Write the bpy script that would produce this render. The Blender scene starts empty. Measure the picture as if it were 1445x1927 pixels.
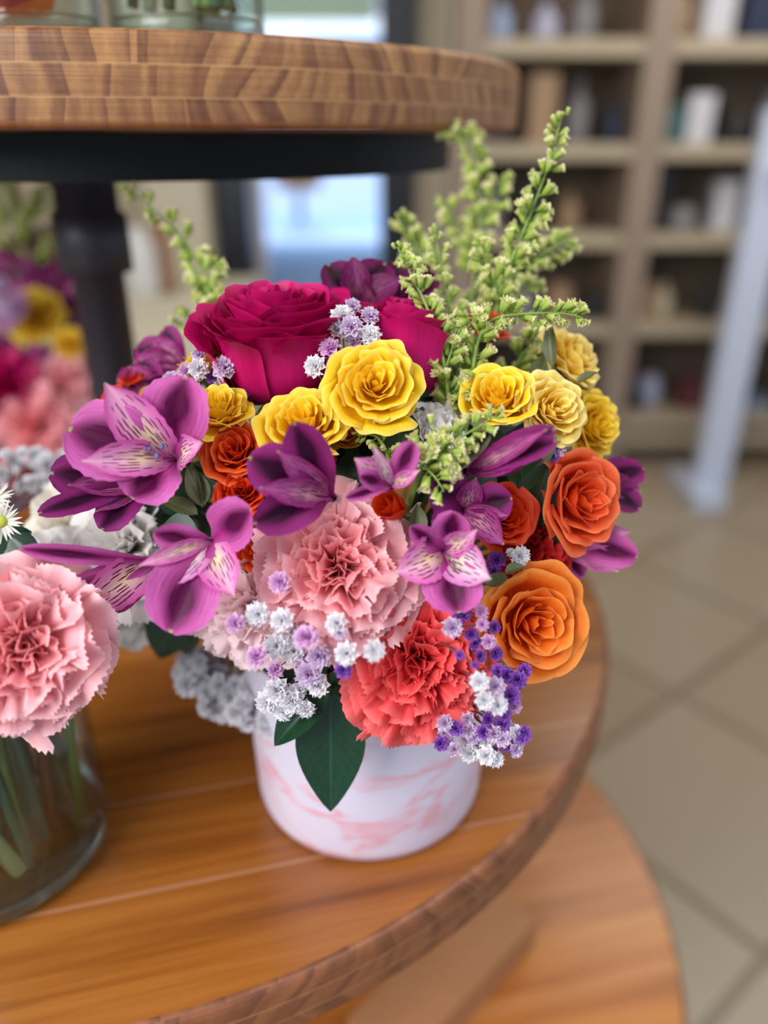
import bpy, math, random
import numpy as np
from mathutils import Vector, Matrix

# ------------------------------------------------------------------ scene, camera, light
S = bpy.context.scene
COL = S.collection
random.seed(7)
H = 1.35                                  # eye height above the floor
F = 1450.0
TH = math.radians(25.9)
FW = Vector((0, math.cos(TH), -math.sin(TH)))
UP = Vector((0, math.sin(TH), math.cos(TH)))
RT = Vector((1, 0, 0))
FOCUS = 0.332

cam_d = bpy.data.cameras.new('camera')
cam_d.sensor_fit = 'VERTICAL'; cam_d.sensor_height = 36.0
cam_d.lens = F / 1927 * 36
cam_d.clip_start = 0.02
cam_d.dof.use_dof = True
cam_d.dof.focus_distance = FOCUS
cam_d.dof.aperture_fstop = 2.45
cam = bpy.data.objects.new('camera', cam_d)
cam.location = (0, 0, H)
cam.rotation_euler = (math.radians(90) - TH, 0, 0)
COL.objects.link(cam)
S.camera = cam

S.view_settings.view_transform = 'Standard'
S.view_settings.look = 'None'
S.cycles.transparent_max_bounces = 48
S.view_settings.gamma = 1
S.view_settings.use_curve_mapping = False
S.view_settings.exposure = 0.58

w = bpy.data.worlds.new('daylight'); S.world = w
w.use_nodes = True
w.node_tree.nodes['Background'].inputs[0].default_value = (0.70, 0.81, 1.0, 1)
w.node_tree.nodes['Background'].inputs[1].default_value = 0.42

def area(name, loc, target, sx, sy, power, color):
    l = bpy.data.lights.new(name, 'AREA'); l.shape = 'RECTANGLE'
    l.size = sx; l.size_y = sy; l.energy = power; l.color = color
    o = bpy.data.objects.new(name, l); COL.objects.link(o)
    o.location = loc
    o.rotation_euler = (Vector(target) - Vector(loc)).to_track_quat('-Z', 'Y').to_euler()
    return o
# storefront daylight behind and to the left of the camera, warm ceiling panels above the shop
area('storefront_daylight', (-1.3, -0.9, H + 0.95), (0, 0.4, H - 0.2), 1.5, 1.3, 42, (1.0, 0.97, 0.96))
area('ceiling_panel_light', (1.0, 0.1, H + 1.35), (0.2, 0.6, H - 0.3), 1.2, 0.6, 10, (1.0, 0.95, 0.88))
area('street_daylight', (-1.0, 8.5, 6.5), (-1.0, 9.0, 0), 8, 5, 900, (0.85, 0.93, 1.0))
area('back_ceiling_light', (1.4, 2.3, H + 1.35), (1.2, 3.0, 0), 1.6, 0.8, 15, (1.0, 0.92, 0.82))

# ------------------------------------------------------------------ helpers
def P(px, py, d):
    return Vector((0, 0, H)) + (FW + RT * ((px - 722.5) / F) + UP * ((963.5 - py) / F)) * d
def PY(px, py, Y):
    r = FW + RT * ((px - 722.5) / F) + UP * ((963.5 - py) / F)
    return Vector((0, 0, H)) + r * (Y / r.y)
def vdir(x, y, z):
    return (RT * x + UP * y - FW * z).normalized()
def frame(pos, face, roll=0.0):
    n = vdir(*face)
    x = RT - n * RT.dot(n)
    if x.length < .2: x = UP - n * UP.dot(n)
    x.normalize(); y = n.cross(x)
    r = math.radians(roll)
    X = x * math.cos(r) + y * math.sin(r); Y = n.cross(X)
    M = Matrix((X, Y, n)).transposed().to_4x4(); M.translation = pos
    return M
def tag(o, label=None, cat=None, group=None, kind=None):
    if label: o['label'] = label
    if cat: o['category'] = cat
    if group: o['group'] = group
    if kind: o['kind'] = kind
    return o
def empty(name, mat, label, cat, group=None):
    o = bpy.data.objects.new(name, None); COL.objects.link(o)
    o.empty_display_size = .02
    o.matrix_world = mat if isinstance(mat, Matrix) else Matrix.Translation(mat)
    return tag(o, label, cat, group)
def link(name, me, parent=None, M=None):
    o = bpy.data.objects.new(name, me); COL.objects.link(o)
    if parent is not None: o.parent = parent
    if M is not None: o.matrix_local = M
    return o

class MB:
    """collects grids, tubes, boxes into one mesh"""
    def __init__(s): s.v = []; s.f = []; s.uv = []; s.mi = []; s.sm = []; s.n = 0
    def add(s, v, f, uv=None, mi=0, smooth=True):
        b = s.n
        s.v.extend([tuple(map(float, p)) for p in v]); s.n += len(v)
        if uv is None: uv = [(0, 0)] * len(v)
        for q in f:
            s.f.append([b + i for i in q]); s.uv.extend([uv[i] for i in q]); s.mi.append(mi); s.sm.append(smooth)
    def grid(s, X, Y, Z, U, V, mi=0, smooth=True, wrap=False):
        nu, nv = X.shape
        pts = np.stack([X, Y, Z], -1).reshape(-1, 3)
        uv = np.stack([U, V], -1).reshape(-1, 2)
        uv = [tuple(t) for t in uv.tolist()]
        f = []
        for i in range(nu - 1):
            for j in range(nv - 1):
                a = i * nv + j
                f.append((a, a + nv, a + nv + 1, a + 1))
        if wrap:
            for j in range(nv - 1):
                a = (nu - 1) * nv + j
                f.append((a, j, j + 1, a + 1))
        s.add(pts.tolist(), f, uv, mi, smooth)
    def box(s, c, d, mi=0, rot=None):
        c = Vector(c); v = []
        for x in (-1, 1):
            for y in (-1, 1):
                for z in (-1, 1):
                    p = Vector((x * d[0] / 2, y * d[1] / 2, z * d[2] / 2))
                    if rot is not None: p = rot @ p
                    v.append(c + p)
        s.add(v, [(0, 1, 3, 2), (4, 6, 7, 5), (0, 4, 5, 1), (2, 3, 7, 6), (0, 2, 6, 4), (1, 5, 7, 3)], None, mi, False)
    def tube(s, pts, r, n=6, mi=0):
        pts = [Vector(p) for p in pts]; m = len(pts)
        rr = r if hasattr(r, '__len__') else [r] * m
        v = []; uv = []
        ref = Vector((.31, .77, .55)).normalized()
        for i, p in enumerate(pts):
            t = (pts[min(i + 1, m - 1)] - pts[max(i - 1, 0)])
            if t.length < 1e-9: t = Vector((0, 0, 1))
            t.normalize()
            a = t.cross(ref)
            if a.length < .05: a = t.cross(Vector((1, 0, 0)))
            a.normalize(); b = t.cross(a)
            for k in range(n):
                an = 2 * math.pi * k / n
                v.append(p + (a * math.cos(an) + b * math.sin(an)) * rr[i]); uv.append((k / n, i / max(1, m - 1)))
        f = []
        for i in range(m - 1):
            for k in range(n):
                k2 = (k + 1) % n
                f.append((i * n + k, i * n + k2, (i + 1) * n + k2, (i + 1) * n + k))
        f.append(tuple(range(n))[::-1]); f.append(tuple((m - 1) * n + k for k in range(n)))
        s.add(v, f, uv, mi)
    def lathe(s, prof, n=64, c=(0, 0, 0), mi=0, smooth=True, cap=False):
        v = []; uv = []; m = len(prof)
        for i, (r, z) in enumerate(prof):
            for k in range(n):
                a = 2 * math.pi * k / n
                v.append((c[0] + r * math.cos(a), c[1] + r * math.sin(a), c[2] + z)); uv.append((k / n, i / max(1, m - 1)))
        f = []
        for i in range(m - 1):
            for k in range(n):
                k2 = (k + 1) % n
                f.append((i * n + k, i * n + k2, (i + 1) * n + k2, (i + 1) * n + k))
        if cap:
            f.append(tuple(range(n))[::-1]); f.append(tuple((m - 1) * n + k for k in range(n)))
        s.add(v, f, uv, mi, smooth)
    def mesh(s, name, mats):
        me = bpy.data.meshes.new(name)
        me.from_pydata(s.v, [], s.f)
        uvl = me.uv_layers.new(name='uv')
        uvl.data.foreach_set('uv', np.array(s.uv, dtype=np.float32).ravel())
        for m in (mats if isinstance(mats, (list, tuple)) else [mats]): me.materials.append(m)
        me.polygons.foreach_set('material_index', s.mi)
        me.polygons.foreach_set('use_smooth', s.sm)
        me.update()
        return me
    def build(s, name, mats, parent=None, M=None):
        return link(name, s.mesh(name, mats), parent, M)

# ------------------------------------------------------------------ materials
def lin(c):
    return tuple(((x / 255) / 12.92 if x / 255 <= .04045 else ((x / 255 + .055) / 1.055) ** 2.4) for x in c) + (1,)
class NT:
    def __init__(s, name):
        s.m = bpy.data.materials.new(name); s.m.use_nodes = True
        s.t = s.m.node_tree; s.t.nodes.clear()
        s.out = s.t.nodes.new('ShaderNodeOutputMaterial')
    def n(s, typ, **kw):
        nd = s.t.nodes.new(typ)
        for k, v in kw.items():
            if k.startswith('i_'): nd.inputs[k[2:].replace('_', ' ')].default_value = v
            else: setattr(nd, k, v)
        return nd
    def l(s, a, b): s.t.links.new(a, b)
    def math(s, op, a, b=None, c=None, clamp=False):
        nd = s.n('ShaderNodeMath', operation=op); nd.use_clamp = clamp
        for i, x in enumerate((a, b, c)):
            if x is None: continue
            if isinstance(x, (int, float)): nd.inputs[i].default_value = x
            else: s.l(x, nd.inputs[i])
        return nd.outputs[0]
    def mix(s, fac, a, b, bt='MIX'):
        nd = s.n('ShaderNodeMix', data_type='RGBA', blend_type=bt)
        for i, x in ((0, fac), (6, a), (7, b)):
            if isinstance(x, (int, float)): nd.inputs[i].default_value = x
            elif isinstance(x, tuple): nd.inputs[i].default_value = x
            else: s.l(x, nd.inputs[i])
        return nd.outputs[2]
    def ramp(s, fac, stops, interp='LINEAR'):
        nd = s.n('ShaderNodeValToRGB'); cr = nd.color_ramp; cr.interpolation = interp
        while len(cr.elements) < len(stops): cr.elements.new(.5)
        for e, (p, c) in zip(cr.elements, stops): e.position = p; e.color = c
        s.l(fac, nd.inputs[0]); return nd.outputs[0]
    def noise(s, vec, scale, detail=3, rough=.5, dist=0.0, out=0):
        nd = s.n('ShaderNodeTexNoise'); nd.inputs['Scale'].default_value = scale
        nd.inputs['Detail'].default_value = detail; nd.inputs['Roughness'].default_value = rough
        nd.inputs['Distortion'].default_value = dist
        if vec is not None: s.l(vec, nd.inputs['Vector'])
        return nd.outputs[out]
    def mapping(s, vec, scale=(1, 1, 1), rot=(0, 0, 0), loc=(0, 0, 0)):
        nd = s.n('ShaderNodeMapping'); nd.inputs['Scale'].default_value = scale
        nd.inputs['Rotation'].default_value = rot; nd.inputs['Location'].default_value = loc
        s.l(vec, nd.inputs['Vector']); return nd.outputs[0]
    def coord(s, which='Object'):
        return s.n('ShaderNodeTexCoord').outputs[which]
    def principled(s, color, rough=.5, **kw):
        nd = s.n('ShaderNodeBsdfPrincipled')
        if isinstance(color, tuple): nd.inputs['Base Color'].default_value = color
        else: s.l(color, nd.inputs['Base Color'])
        if isinstance(rough, (int, float)): nd.inputs['Roughness'].default_value = rough
        else: s.l(rough, nd.inputs['Roughness'])
        for k, v in kw.items(): nd.inputs[k.replace('_', ' ')].default_value = v
        return nd
    def finish(s, sh): s.l(sh, s.out.inputs[0]); return s.m

def plain(name, rgb, rough=.5, var=.0, scale=20, **kw):
    t = NT(name); c = lin(rgb)
    if var > 0:
        nz = t.noise(t.coord(), scale, 3)
        d = tuple(x * (1 - var) for x in c[:3]) + (1,); b = tuple(min(1, x * (1 + var)) for x in c[:3]) + (1,)
        c = t.mix(nz, d, b)
    return t.finish(t.principled(c, rough, **kw).outputs[0])

def finish_petal(t, c, rough=.5, trans=.25, spec=.35, tmul=1.1, bump=.45, uvm=None):
    p = t.principled(c, rough); p.inputs['Specular IOR Level'].default_value = spec
    if uvm is not None:
        b = t.n('ShaderNodeBump'); b.inputs['Strength'].default_value = bump; b.inputs['Distance'].default_value = .0006
        t.l(t.noise(uvm, 1.0, 2), b.inputs['Height']); t.l(b.outputs[0], p.inputs['Normal'])
    tr = t.n('ShaderNodeBsdfTranslucent')
    t.l(c, tr.inputs[0])
    mx = t.n('ShaderNodeMixShader'); mx.inputs[0].default_value = trans
    t.l(p.outputs[0], mx.inputs[1]); t.l(tr.outputs[0], mx.inputs[2])
    return t.finish(mx.outputs[0])

def petal_mat(name, base, mid, tip, vein=.12, rough=.5, trans=.25, edge=None, spec=.3):
    """colour runs from petal base over the middle to the tip; fine lengthwise veins"""
    t = NT(name); uv = t.n('ShaderNodeUVMap').outputs[0]
    sep = t.n('ShaderNodeSeparateXYZ'); t.l(uv, sep.inputs[0])
    c = t.ramp(sep.outputs[1], [(0.0, lin(base)), (.55, lin(mid)), (1.0, lin(tip))])
    vm = t.mapping(uv, (26, 2.2, 1))
    nz = t.noise(vm, 1.0, 3, .6)
    dark = t.mix(1.0, c, (1 - vein * 1.8, 1 - vein * 2.4, 1 - vein * 2.2, 1), 'MULTIPLY')
    c = t.mix(t.math('MULTIPLY', t.math('SUBTRACT', nz, .35, clamp=True), 1.6, clamp=True), c, dark)
    if edge is not None:
        e = t.math('ABSOLUTE', t.math('SUBTRACT', sep.outputs[0], .5))
        e = t.math('MAXIMUM', t.math('MULTIPLY', e, 2), sep.outputs[1])
        e = t.math('MULTIPLY', t.math('SUBTRACT', e, .90, clamp=True), 8, clamp=True)
        c = t.mix(e, c, lin(edge))
    return finish_petal(t, c, rough, trans, spec, uvm=vm)

def alstro_outer_mat(name, col, light, dark):
    t = NT(name); uv = t.n('ShaderNodeUVMap').outputs[0]
    sep = t.n('ShaderNodeSeparateXYZ'); t.l(uv, sep.inputs[0]); u, v = sep.outputs[0], sep.outputs[1]
    du = t.math('ABSOLUTE', t.math('SUBTRACT', u, .5))
    vm = t.mapping(uv, (44, 2.4, 1)); nz = t.noise(vm, 1, 3, .65)
    c = t.mix(t.math('MULTIPLY', du, 2.2, clamp=True), lin(col), lin(light))
    c = t.mix(t.math('MULTIPLY', t.math('SUBTRACT', nz, .42, clamp=True), 2.0), c, lin(dark))
    # blotch along the midrib near the tip, soft towards the sides
    a = t.math('SUBTRACT', 1, t.math('MULTIPLY', t.math('ADD', du, t.math('MULTIPLY', t.math('SUBTRACT', nz, .5), .22)), 3.4), clamp=True)
    b = t.math('MULTIPLY', t.math('SUBTRACT', 1, t.math('MULTIPLY', t.math('ABSOLUTE', t.math('SUBTRACT', v, .72)), 3.0), clamp=True), 1.0)
    m = t.math('MULTIPLY', t.math('MULTIPLY', a, b), 2.1, clamp=True)
    c = t.mix(m, c, lin(dark))
    g = t.math('MULTIPLY', t.math('SUBTRACT', v, .965, clamp=True), 30, clamp=True)
    g = t.math('MULTIPLY', g, t.math('LESS_THAN', du, .12))
    c = t.mix(g, c, lin((170, 190, 110)))
    return finish_petal(t, c, .45, .28, .2, uvm=vm)

def alstro_inner_mat(name, col, light, dark, yellow):
    t = NT(name); uv = t.n('ShaderNodeUVMap').outputs[0]
    sep = t.n('ShaderNodeSeparateXYZ'); t.l(uv, sep.inputs[0]); u, v = sep.outputs[0], sep.outputs[1]
    du = t.math('ABSOLUTE', t.math('SUBTRACT', u, .5))
    vm = t.mapping(uv, (24, 2, 1)); nz = t.noise(vm, 1, 3, .6)
    c = t.mix(t.math('MULTIPLY', du, 2.0, clamp=True), lin(light), lin(col))
    ym = t.math('MULTIPLY', t.math('SUBTRACT', 1, t.math('MULTIPLY', t.math('ABSOLUTE', t.math('SUBTRACT', v, .42)), 3.4), clamp=True),
                t.math('SUBTRACT', 1, t.math('MULTIPLY', du, 3.2), clamp=True))
    c = t.mix(ym, c, lin(yellow))
    vo = t.n('ShaderNodeTexVoronoi', voronoi_dimensions='2D', feature='F1'); vo.inputs['Scale'].default_value = 1
    t.l(t.mapping(uv, (11, 6.5, 1)), vo.inputs['Vector'])
    vo.inputs['Randomness'].default_value = .8
    # short lengthwise dashes: thin in u, long in v, inside a voronoi cell
    st = t.n('ShaderNodeSeparateXYZ')
    sub = t.n('ShaderNodeVectorMath', operation='SUBTRACT')
    t.l(t.mapping(uv, (11, 6.5, 1)), sub.inputs[0]); t.l(vo.outputs['Position'], sub.inputs[1]); t.l(sub.outputs[0], st.inputs[0])
    ex = t.math('POWER', t.math('MULTIPLY', st.outputs[0], 6.0), 2); ey = t.math('POWER', t.math('MULTIPLY', st.outputs[1], 2.4), 2)
    dash = t.math('LESS_THAN', t.math('ADD', ex, ey), 1.0)
    cs_ = t.n('ShaderNodeSeparateXYZ'); t.l(vo.outputs['Color'], cs_.inputs[0])
    dash = t.math('MULTIPLY', dash, t.math('GREATER_THAN', cs_.outputs[0], .32))
    reg = t.math('MULTIPLY', t.math('LESS_THAN', t.math('ABSOLUTE', t.math('SUBTRACT', v, .52)), .3), t.math('LESS_THAN', du, .4))
    c = t.mix(t.math('MULTIPLY', dash, reg), c, lin(dark))
    g = t.math('MULTIPLY', t.math('SUBTRACT', v, .96, clamp=True), 25, clamp=True)
    c = t.mix(g, c, lin((200, 205, 130)))
    return finish_petal(t, c, .45, .28, .2, uvm=vm)

def leaf_mat(name, a, b, rough=.35):
    t = NT(name); uv = t.n('ShaderNodeUVMap').outputs[0]
    sep = t.n('ShaderNodeSeparateXYZ'); t.l(uv, sep.inputs[0])
    du = t.math('ABSOLUTE', t.math('SUBTRACT', sep.outputs[0], .5))
    nz = t.noise(t.mapping(uv, (8, 8, 1)), 1, 3)
    c = t.mix(nz, lin(a), lin(b))
    rib = t.math('LESS_THAN', du, .018)
    w_ = t.math('SINE', t.math('MULTIPLY', t.math('SUBTRACT', sep.outputs[1], t.math('MULTIPLY', du, .55)), 62))
    side = t.math('MULTIPLY', t.math('GREATER_THAN', w_, .95), .10)
    m = t.math('MAXIMUM', t.math('MULTIPLY', rib, .3), side)
    c = t.mix(m, c, lin(tuple(min(255, x + 45) for x in b)))
    return finish_petal(t, c, rough, .12, .5)

def wood_mat(name, light, mid, dark, rot, gloss=.28, seams=(), ring=False, center=(0, 0), z0=0, th=.042):
    t = NT(name); co = t.coord()
    m = t.mapping(co, (1, 1, 1), (0, 0, rot))
    sep = t.n('ShaderNodeSeparateXYZ'); t.l(m, sep.inputs[0])
    n1 = t.noise(t.mapping(m, (2.2, 34, 20)), 1.0, 4, .6, .6)
    n2 = t.noise(t.mapping(m, (7, 190, 60)), 1.0, 3, .6)
    n3 = t.noise(t.mapping(m, (1.2, 9, 4)), 1.0, 2, .5)
    f = t.math('ADD', t.math('MULTIPLY', n1, .62), t.math('ADD', t.math('MULTIPLY', n2, .18), t.math('MULTIPLY', n3, .3)))
    c = t.ramp(f, [(.36, lin(dark)), (.52, lin(mid)), (.68, lin(light))])
    for s_ in seams:
        e = t.math('LESS_THAN', t.math('ABSOLUTE', t.math('SUBTRACT', sep.outputs[1], s_)), .0012)
        c = t.mix(t.math('MULTIPLY', e, .38), c, lin((196, 150, 124)))
    p = t.principled(c, gloss); p.inputs['Specular IOR Level'].default_value = .5
    p.inputs['Coat Weight'].default_value = .25; p.inputs['Coat Roughness'].default_value = .18
    return t.finish(p.outputs[0])

def endgrain_mat(name, light, dark, edge):
    """rim of a laminated round board: three plies with growth-ring stripes crossing each"""
    t = NT(name); uv = t.n('ShaderNodeUVMap').outputs[0]      # u runs round the rim, v up
    sep = t.n('ShaderNodeSeparateXYZ'); t.l(uv, sep.inputs[0]); u, v = sep.outputs[0], sep.outputs[1]
    ply = t.math('FLOOR', t.math('MULTIPLY', v, 3.05))
    fr_ = t.math('FRACT', t.math('MULTIPLY', v, 3.05))
    pv = t.math('MULTIPLY', ply, 7.37)
    # how steeply the growth rings cross each ply varies slowly along the rim
    cl = t.n('ShaderNodeCombineXYZ'); t.l(t.math('MULTIPLY', u, 22), cl.inputs[0]); t.l(pv, cl.inputs[1])
    lean = t.math('MULTIPLY', t.math('SUBTRACT', t.noise(cl.outputs[0], 1.0, 1), .5), 2.6)
    x = t.math('ADD', t.math('MULTIPLY', u, 100), t.math('MULTIPLY', fr_, lean))
    cmb = t.n('ShaderNodeCombineXYZ'); t.l(x, cmb.inputs[0]); t.l(pv, cmb.inputs[1])
    s1 = t.noise(cmb.outputs[0], 1.5, 2, .55)
    c2 = t.n('ShaderNodeCombineXYZ'); t.l(t.math('MULTIPLY', x, 1.7), c2.inputs[0]); t.l(t.math('ADD', pv, 3.3), c2.inputs[1])
    s2 = t.math('POWER', t.math('FRACT', t.math('ADD', t.math('MULTIPLY', x, .9), t.math('MULTIPLY', t.noise(c2.outputs[0], .8, 2), 2.0))), 3.0)
    fine = t.noise(t.mapping(uv, (420, 5, 1)), 1, 4, .65)
    hor = t.noise(t.mapping(uv, (9, 46, 1)), 1, 4, .7)
    f = t.math('ADD', t.math('MULTIPLY', t.math('SUBTRACT', s1, .25), .62), t.math('ADD', t.math('MULTIPLY', s2, .20), t.math('ADD', t.math('MULTIPLY', fine, .22), t.math('MULTIPLY', hor, .48))))
    c = t.ramp(f, [(.36, lin(light)), (.54, lin(tuple((a + b) / 2 for a, b in zip(light, dark)))), (.74, lin(dark))])
    for s_ in (1 / 3.05, 2 / 3.05):
        e = t.math('LESS_THAN', t.math('ABSOLUTE', t.math('SUBTRACT', v, s_)), .012)
        c = t.mix(t.math('MULTIPLY', e, .3), c, lin((215, 170, 115)))
    e = t.math('LESS_THAN', v, .09)
    c = t.mix(t.math('MULTIPLY', e, .6), c, lin(edge))
    p = t.principled(c, .42)
    b = t.n('ShaderNodeBump'); b.inputs['Strength'].default_value = .25; b.inputs['Distance'].default_value = .001
    t.l(f, b.inputs['Height']); t.l(b.outputs[0], p.inputs['Normal'])
    return t.finish(p.outputs[0])

def glass_mat(name, col=(1, 1, 1, 1), gloss=1.0, ior=1.45):
    t = NT(name); fr = t.n('ShaderNodeFresnel')
    ge = t.n('ShaderNodeNewGeometry')          # same reflectance on both faces of the thin sheet
    io = t.math('ADD', t.math('MULTIPLY', ge.outputs['Backfacing'], 1 / ior - ior), ior); t.l(io, fr.inputs[0])
    tr = t.n('ShaderNodeBsdfTransparent'); tr.inputs[0].default_value = col
    gl = t.n('ShaderNodeBsdfGlossy'); gl.inputs['Roughness'].default_value = .03
    mx = t.n('ShaderNodeMixShader'); t.l(t.math('MULTIPLY', fr.outputs[0], gloss, clamp=True), mx.inputs[0])
    t.l(tr.outputs[0], mx.inputs[1]); t.l(gl.outputs[0], mx.inputs[2])
    return t.finish(mx.outputs[0])

M = {}
M['stem'] = plain('stem_green', (95, 125, 55), .5, .25, 60)
M['stem_dark'] = plain('stem_dark_green', (52, 72, 36), .5, .25, 60)
M['sepal'] = leaf_mat('sepal_green', (95, 115, 55), (140, 150, 90), .5)
M['leaf'] = leaf_mat('leaf_glossy_green', (12, 44, 26), (24, 66, 38), .28)
M['leaf2'] = leaf_mat('leaf_dark_green', (20, 44, 22), (36, 66, 34), .4)
M['leaf3'] = leaf_mat('leaf_olive_green', (58, 70, 36), (98, 104, 62), .45)
M['yellow'] = petal_mat('petal_yellow', (244, 160, 4), (253, 208, 14), (254, 220, 46), .05, .5, .3, edge=(255, 232, 120))
M['yellow_pale'] = petal_mat('petal_pale_yellow', (244, 185, 20), (252, 216, 62), (253, 232, 130), .05, .5, .3, edge=(255, 240, 175))
M['orange_red'] = petal_mat('petal_orange_red', (200, 30, 4), (226, 66, 14), (236, 88, 30), .06, .5, .28, edge=(244, 120, 60))
M['orange_deep'] = petal_mat('petal_deep_red_orange', (185, 20, 4), (214, 48, 10), (224, 66, 22), .06, .5, .28)
M['coral'] = petal_mat('petal_coral_orange', (235, 80, 20), (242, 92, 40), (240, 100, 52), .05, .5, .28, edge=(250, 140, 90))
M['orange'] = petal_mat('petal_bright_orange', (240, 80, 6), (242, 112, 26), (246, 138, 44), .05, .5, .28, edge=(252, 168, 84))
M['hot_pink'] = petal_mat('petal_hot_pink', (218, 26, 130), (204, 6, 106), (180, 2, 84), .11, .5, .2, edge=(206, 30, 116))
M['hot_pink_side'] = petal_mat('petal_hot_pink_outer', (170, 8, 96), (216, 22, 124), (196, 8, 100), .11, .5, .2)
M['pink'] = petal_mat('petal_soft_pink', (240, 112, 122), (250, 168, 173), (253, 192, 198), .05, .55, .3, edge=(254, 214, 218))
M['pink_deep'] = petal_mat('petal_soft_pink_deep', (232, 92, 104), (244, 138, 146), (250, 172, 178), .05, .55, .3, edge=(255, 205, 206))
M['pink_pale'] = petal_mat('petal_pale_pink', (246, 176, 180), (252, 216, 218), (254, 230, 232), .04, .55, .3, edge=(255, 236, 238))
M['coral_red'] = petal_mat('petal_coral_red', (218, 24, 34), (242, 62, 66), (248, 102, 104), .06, .55, .28, edge=(255, 130, 126))
M['red'] = petal_mat('petal_red', (150, 8, 18), (196, 22, 32), (212, 40, 46), .06, .55, .25, edge=(226, 70, 70))
M['white'] = petal_mat('petal_white', (226, 226, 205), (240, 238, 232), (248, 246, 244), .03, .55, .3)
M['cream'] = petal_mat('petal_cream', (210, 200, 170), (232, 224, 205), (238, 232, 220), .03, .55, .3)
M['al_out'] = alstro_outer_mat('alstroemeria_purple', (180, 50, 138), (222, 112, 190), (86, 6, 62))
M['al_in'] = alstro_inner_mat('alstroemeria_streaked_pink', (216, 96, 178), (242, 182, 214), (96, 8, 48), (248, 232, 176))
M['al_out_d'] = alstro_outer_mat('alstroemeria_wine', (128, 24, 96), (158, 48, 128), (52, 6, 42))
M['al_in_d'] = alstro_inner_mat('alstroemeria_wine_streaked', (150, 44, 118), (190, 96, 158), (62, 6, 40), (214, 160, 170))
M['al_in_w'] = alstro_inner_mat('alstroemeria_white_streaked', (214, 120, 190), (244, 214, 226), (70, 8, 40), (250, 246, 214))
M['al_out_w'] = alstro_outer_mat('alstroemeria_deep_wine', (96, 14, 66), (120, 28, 92), (40, 4, 30))
M['al_in_e'] = alstro_inner_mat('alstroemeria_deep_wine_inner', (104, 20, 76), (130, 44, 104), (44, 4, 28), (120, 60, 80))
M['anther'] = plain('anther_slate_blue', (84, 98, 140), .7)
M['anther_green'] = plain('anther_olive', (110, 100, 62), .7)
M['filament'] = plain('filament_pink', (190, 90, 160), .5)
M['bb_lav'] = petal_mat('gypsophila_lavender', (206, 150, 222), (224, 188, 232), (242, 228, 246), .03, .6, .3)
M['bb_pur'] = petal_mat('gypsophila_violet', (110, 30, 160), (134, 54, 186), (176, 116, 216), .05, .6, .25)
M['bb_white'] = petal_mat('gypsophila_white', (236, 232, 240), (246, 244, 250), (252, 252, 254), .02, .6, .3)
M['bb_pink'] = petal_mat('gypsophila_pinkish', (214, 124, 216), (232, 166, 230), (244, 210, 240), .03, .6, .3)
M['bb_stem'] = plain('gypsophila_stem', (96, 70, 80), .6)
M['gr_cup'] = petal_mat('goldenrod_cup', (140, 172, 66), (176, 200, 92), (206, 218, 128), .04, .55, .3)
M['gr_ray'] = petal_mat('goldenrod_ray', (226, 226, 110), (240, 238, 170), (248, 246, 214), .02, .55, .3)
M['gr_stem'] = plain('goldenrod_stem', (122, 150, 62), .5, .2, 80)
M['foam'] = plain('floral_foam_dark_green', (26, 36, 20), .9, .3, 90)

# ------------------------------------------------------------------ the room
t = NT('floor_tile'); co = t.coord()
mp = t.mapping(co, (1, 1, 1), (0, 0, math.radians(-38.5)), (-.07, .245, 0))
br = t.n('ShaderNodeTexBrick', offset=0.0, squash=1.0)
t.l(mp, br.inputs['Vector']); br.inputs['Scale'].default_value = 1
br.inputs['Brick Width'].default_value = .525; br.inputs['Row Height'].default_value = .525
br.inputs['Mortar Size'].default_value = .014; br.inputs['Mortar Smooth'].default_value = .3
br.inputs['Color1'].default_value = lin((184, 172, 154)); br.inputs['Color2'].default_value = lin((162, 144, 122))
br.inputs['Mortar'].default_value = lin((120, 110, 94))
nz = t.noise(co, 3.2, 4, .6)
c = t.mix(t.math('MULTIPLY', nz, .6), br.outputs[0], lin((172, 150, 118)))
M['tile'] = t.finish(t.principled(c, .32).outputs[0])
M['wall'] = plain('wall_cream_paint', (196, 184, 158), .7, .05, 3)
M['trim'] = plain('trim_cream_gloss', (214, 204, 178), .4, .04, 3)
M['black'] = plain('black_powder_coat', (6, 7, 9), .45, .1, 200, Specular_IOR_Level=.25)
M['black_frame'] = plain('black_window_frame', (16, 22, 34), .35)
M['pane'] = glass_mat('window_glass', gloss=.5)

b = MB(); b.box((0.6, 1.6, -.02), (7, 6.4, .04)); tag(b.build('floor', M['tile']), kind='structure')
b = MB(); b.box((0.6, 2.6, H + 1.47), (7, 4.4, .04)); tag(b.build('ceiling', M['wall']), kind='structure')
WY = 3.75
def wallseg(x0, x1, z0, z1, name='wall_back'):
    b.box(((x0 + x1) / 2, WY + .05, (z0 + z1) / 2), (x1 - x0, .1, z1 - z0))
def wx(px, Y=WY):   # world x of an image column at the height of the shelf
    return PY(px, 420, Y).x
xw0, xw1 = wx(425), wx(775)
b = MB()
wallseg(-2.9, xw0, 0, H + 1.45); wallseg(xw1, 4.1, 0, H + 1.45)
wallseg(xw0, xw1, 0, .55); wallseg(xw0, xw1, H + 1.1, H + 1.45)
tag(b.build('wall_back', M['wall']), kind='structure')
b = MB(); b.box((-2.95, 1.6, (H + 1.45) / 2), (.1, 4.4, H + 1.45)); tag(b.build('wall_left', M['wall']), kind='structure')
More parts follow.
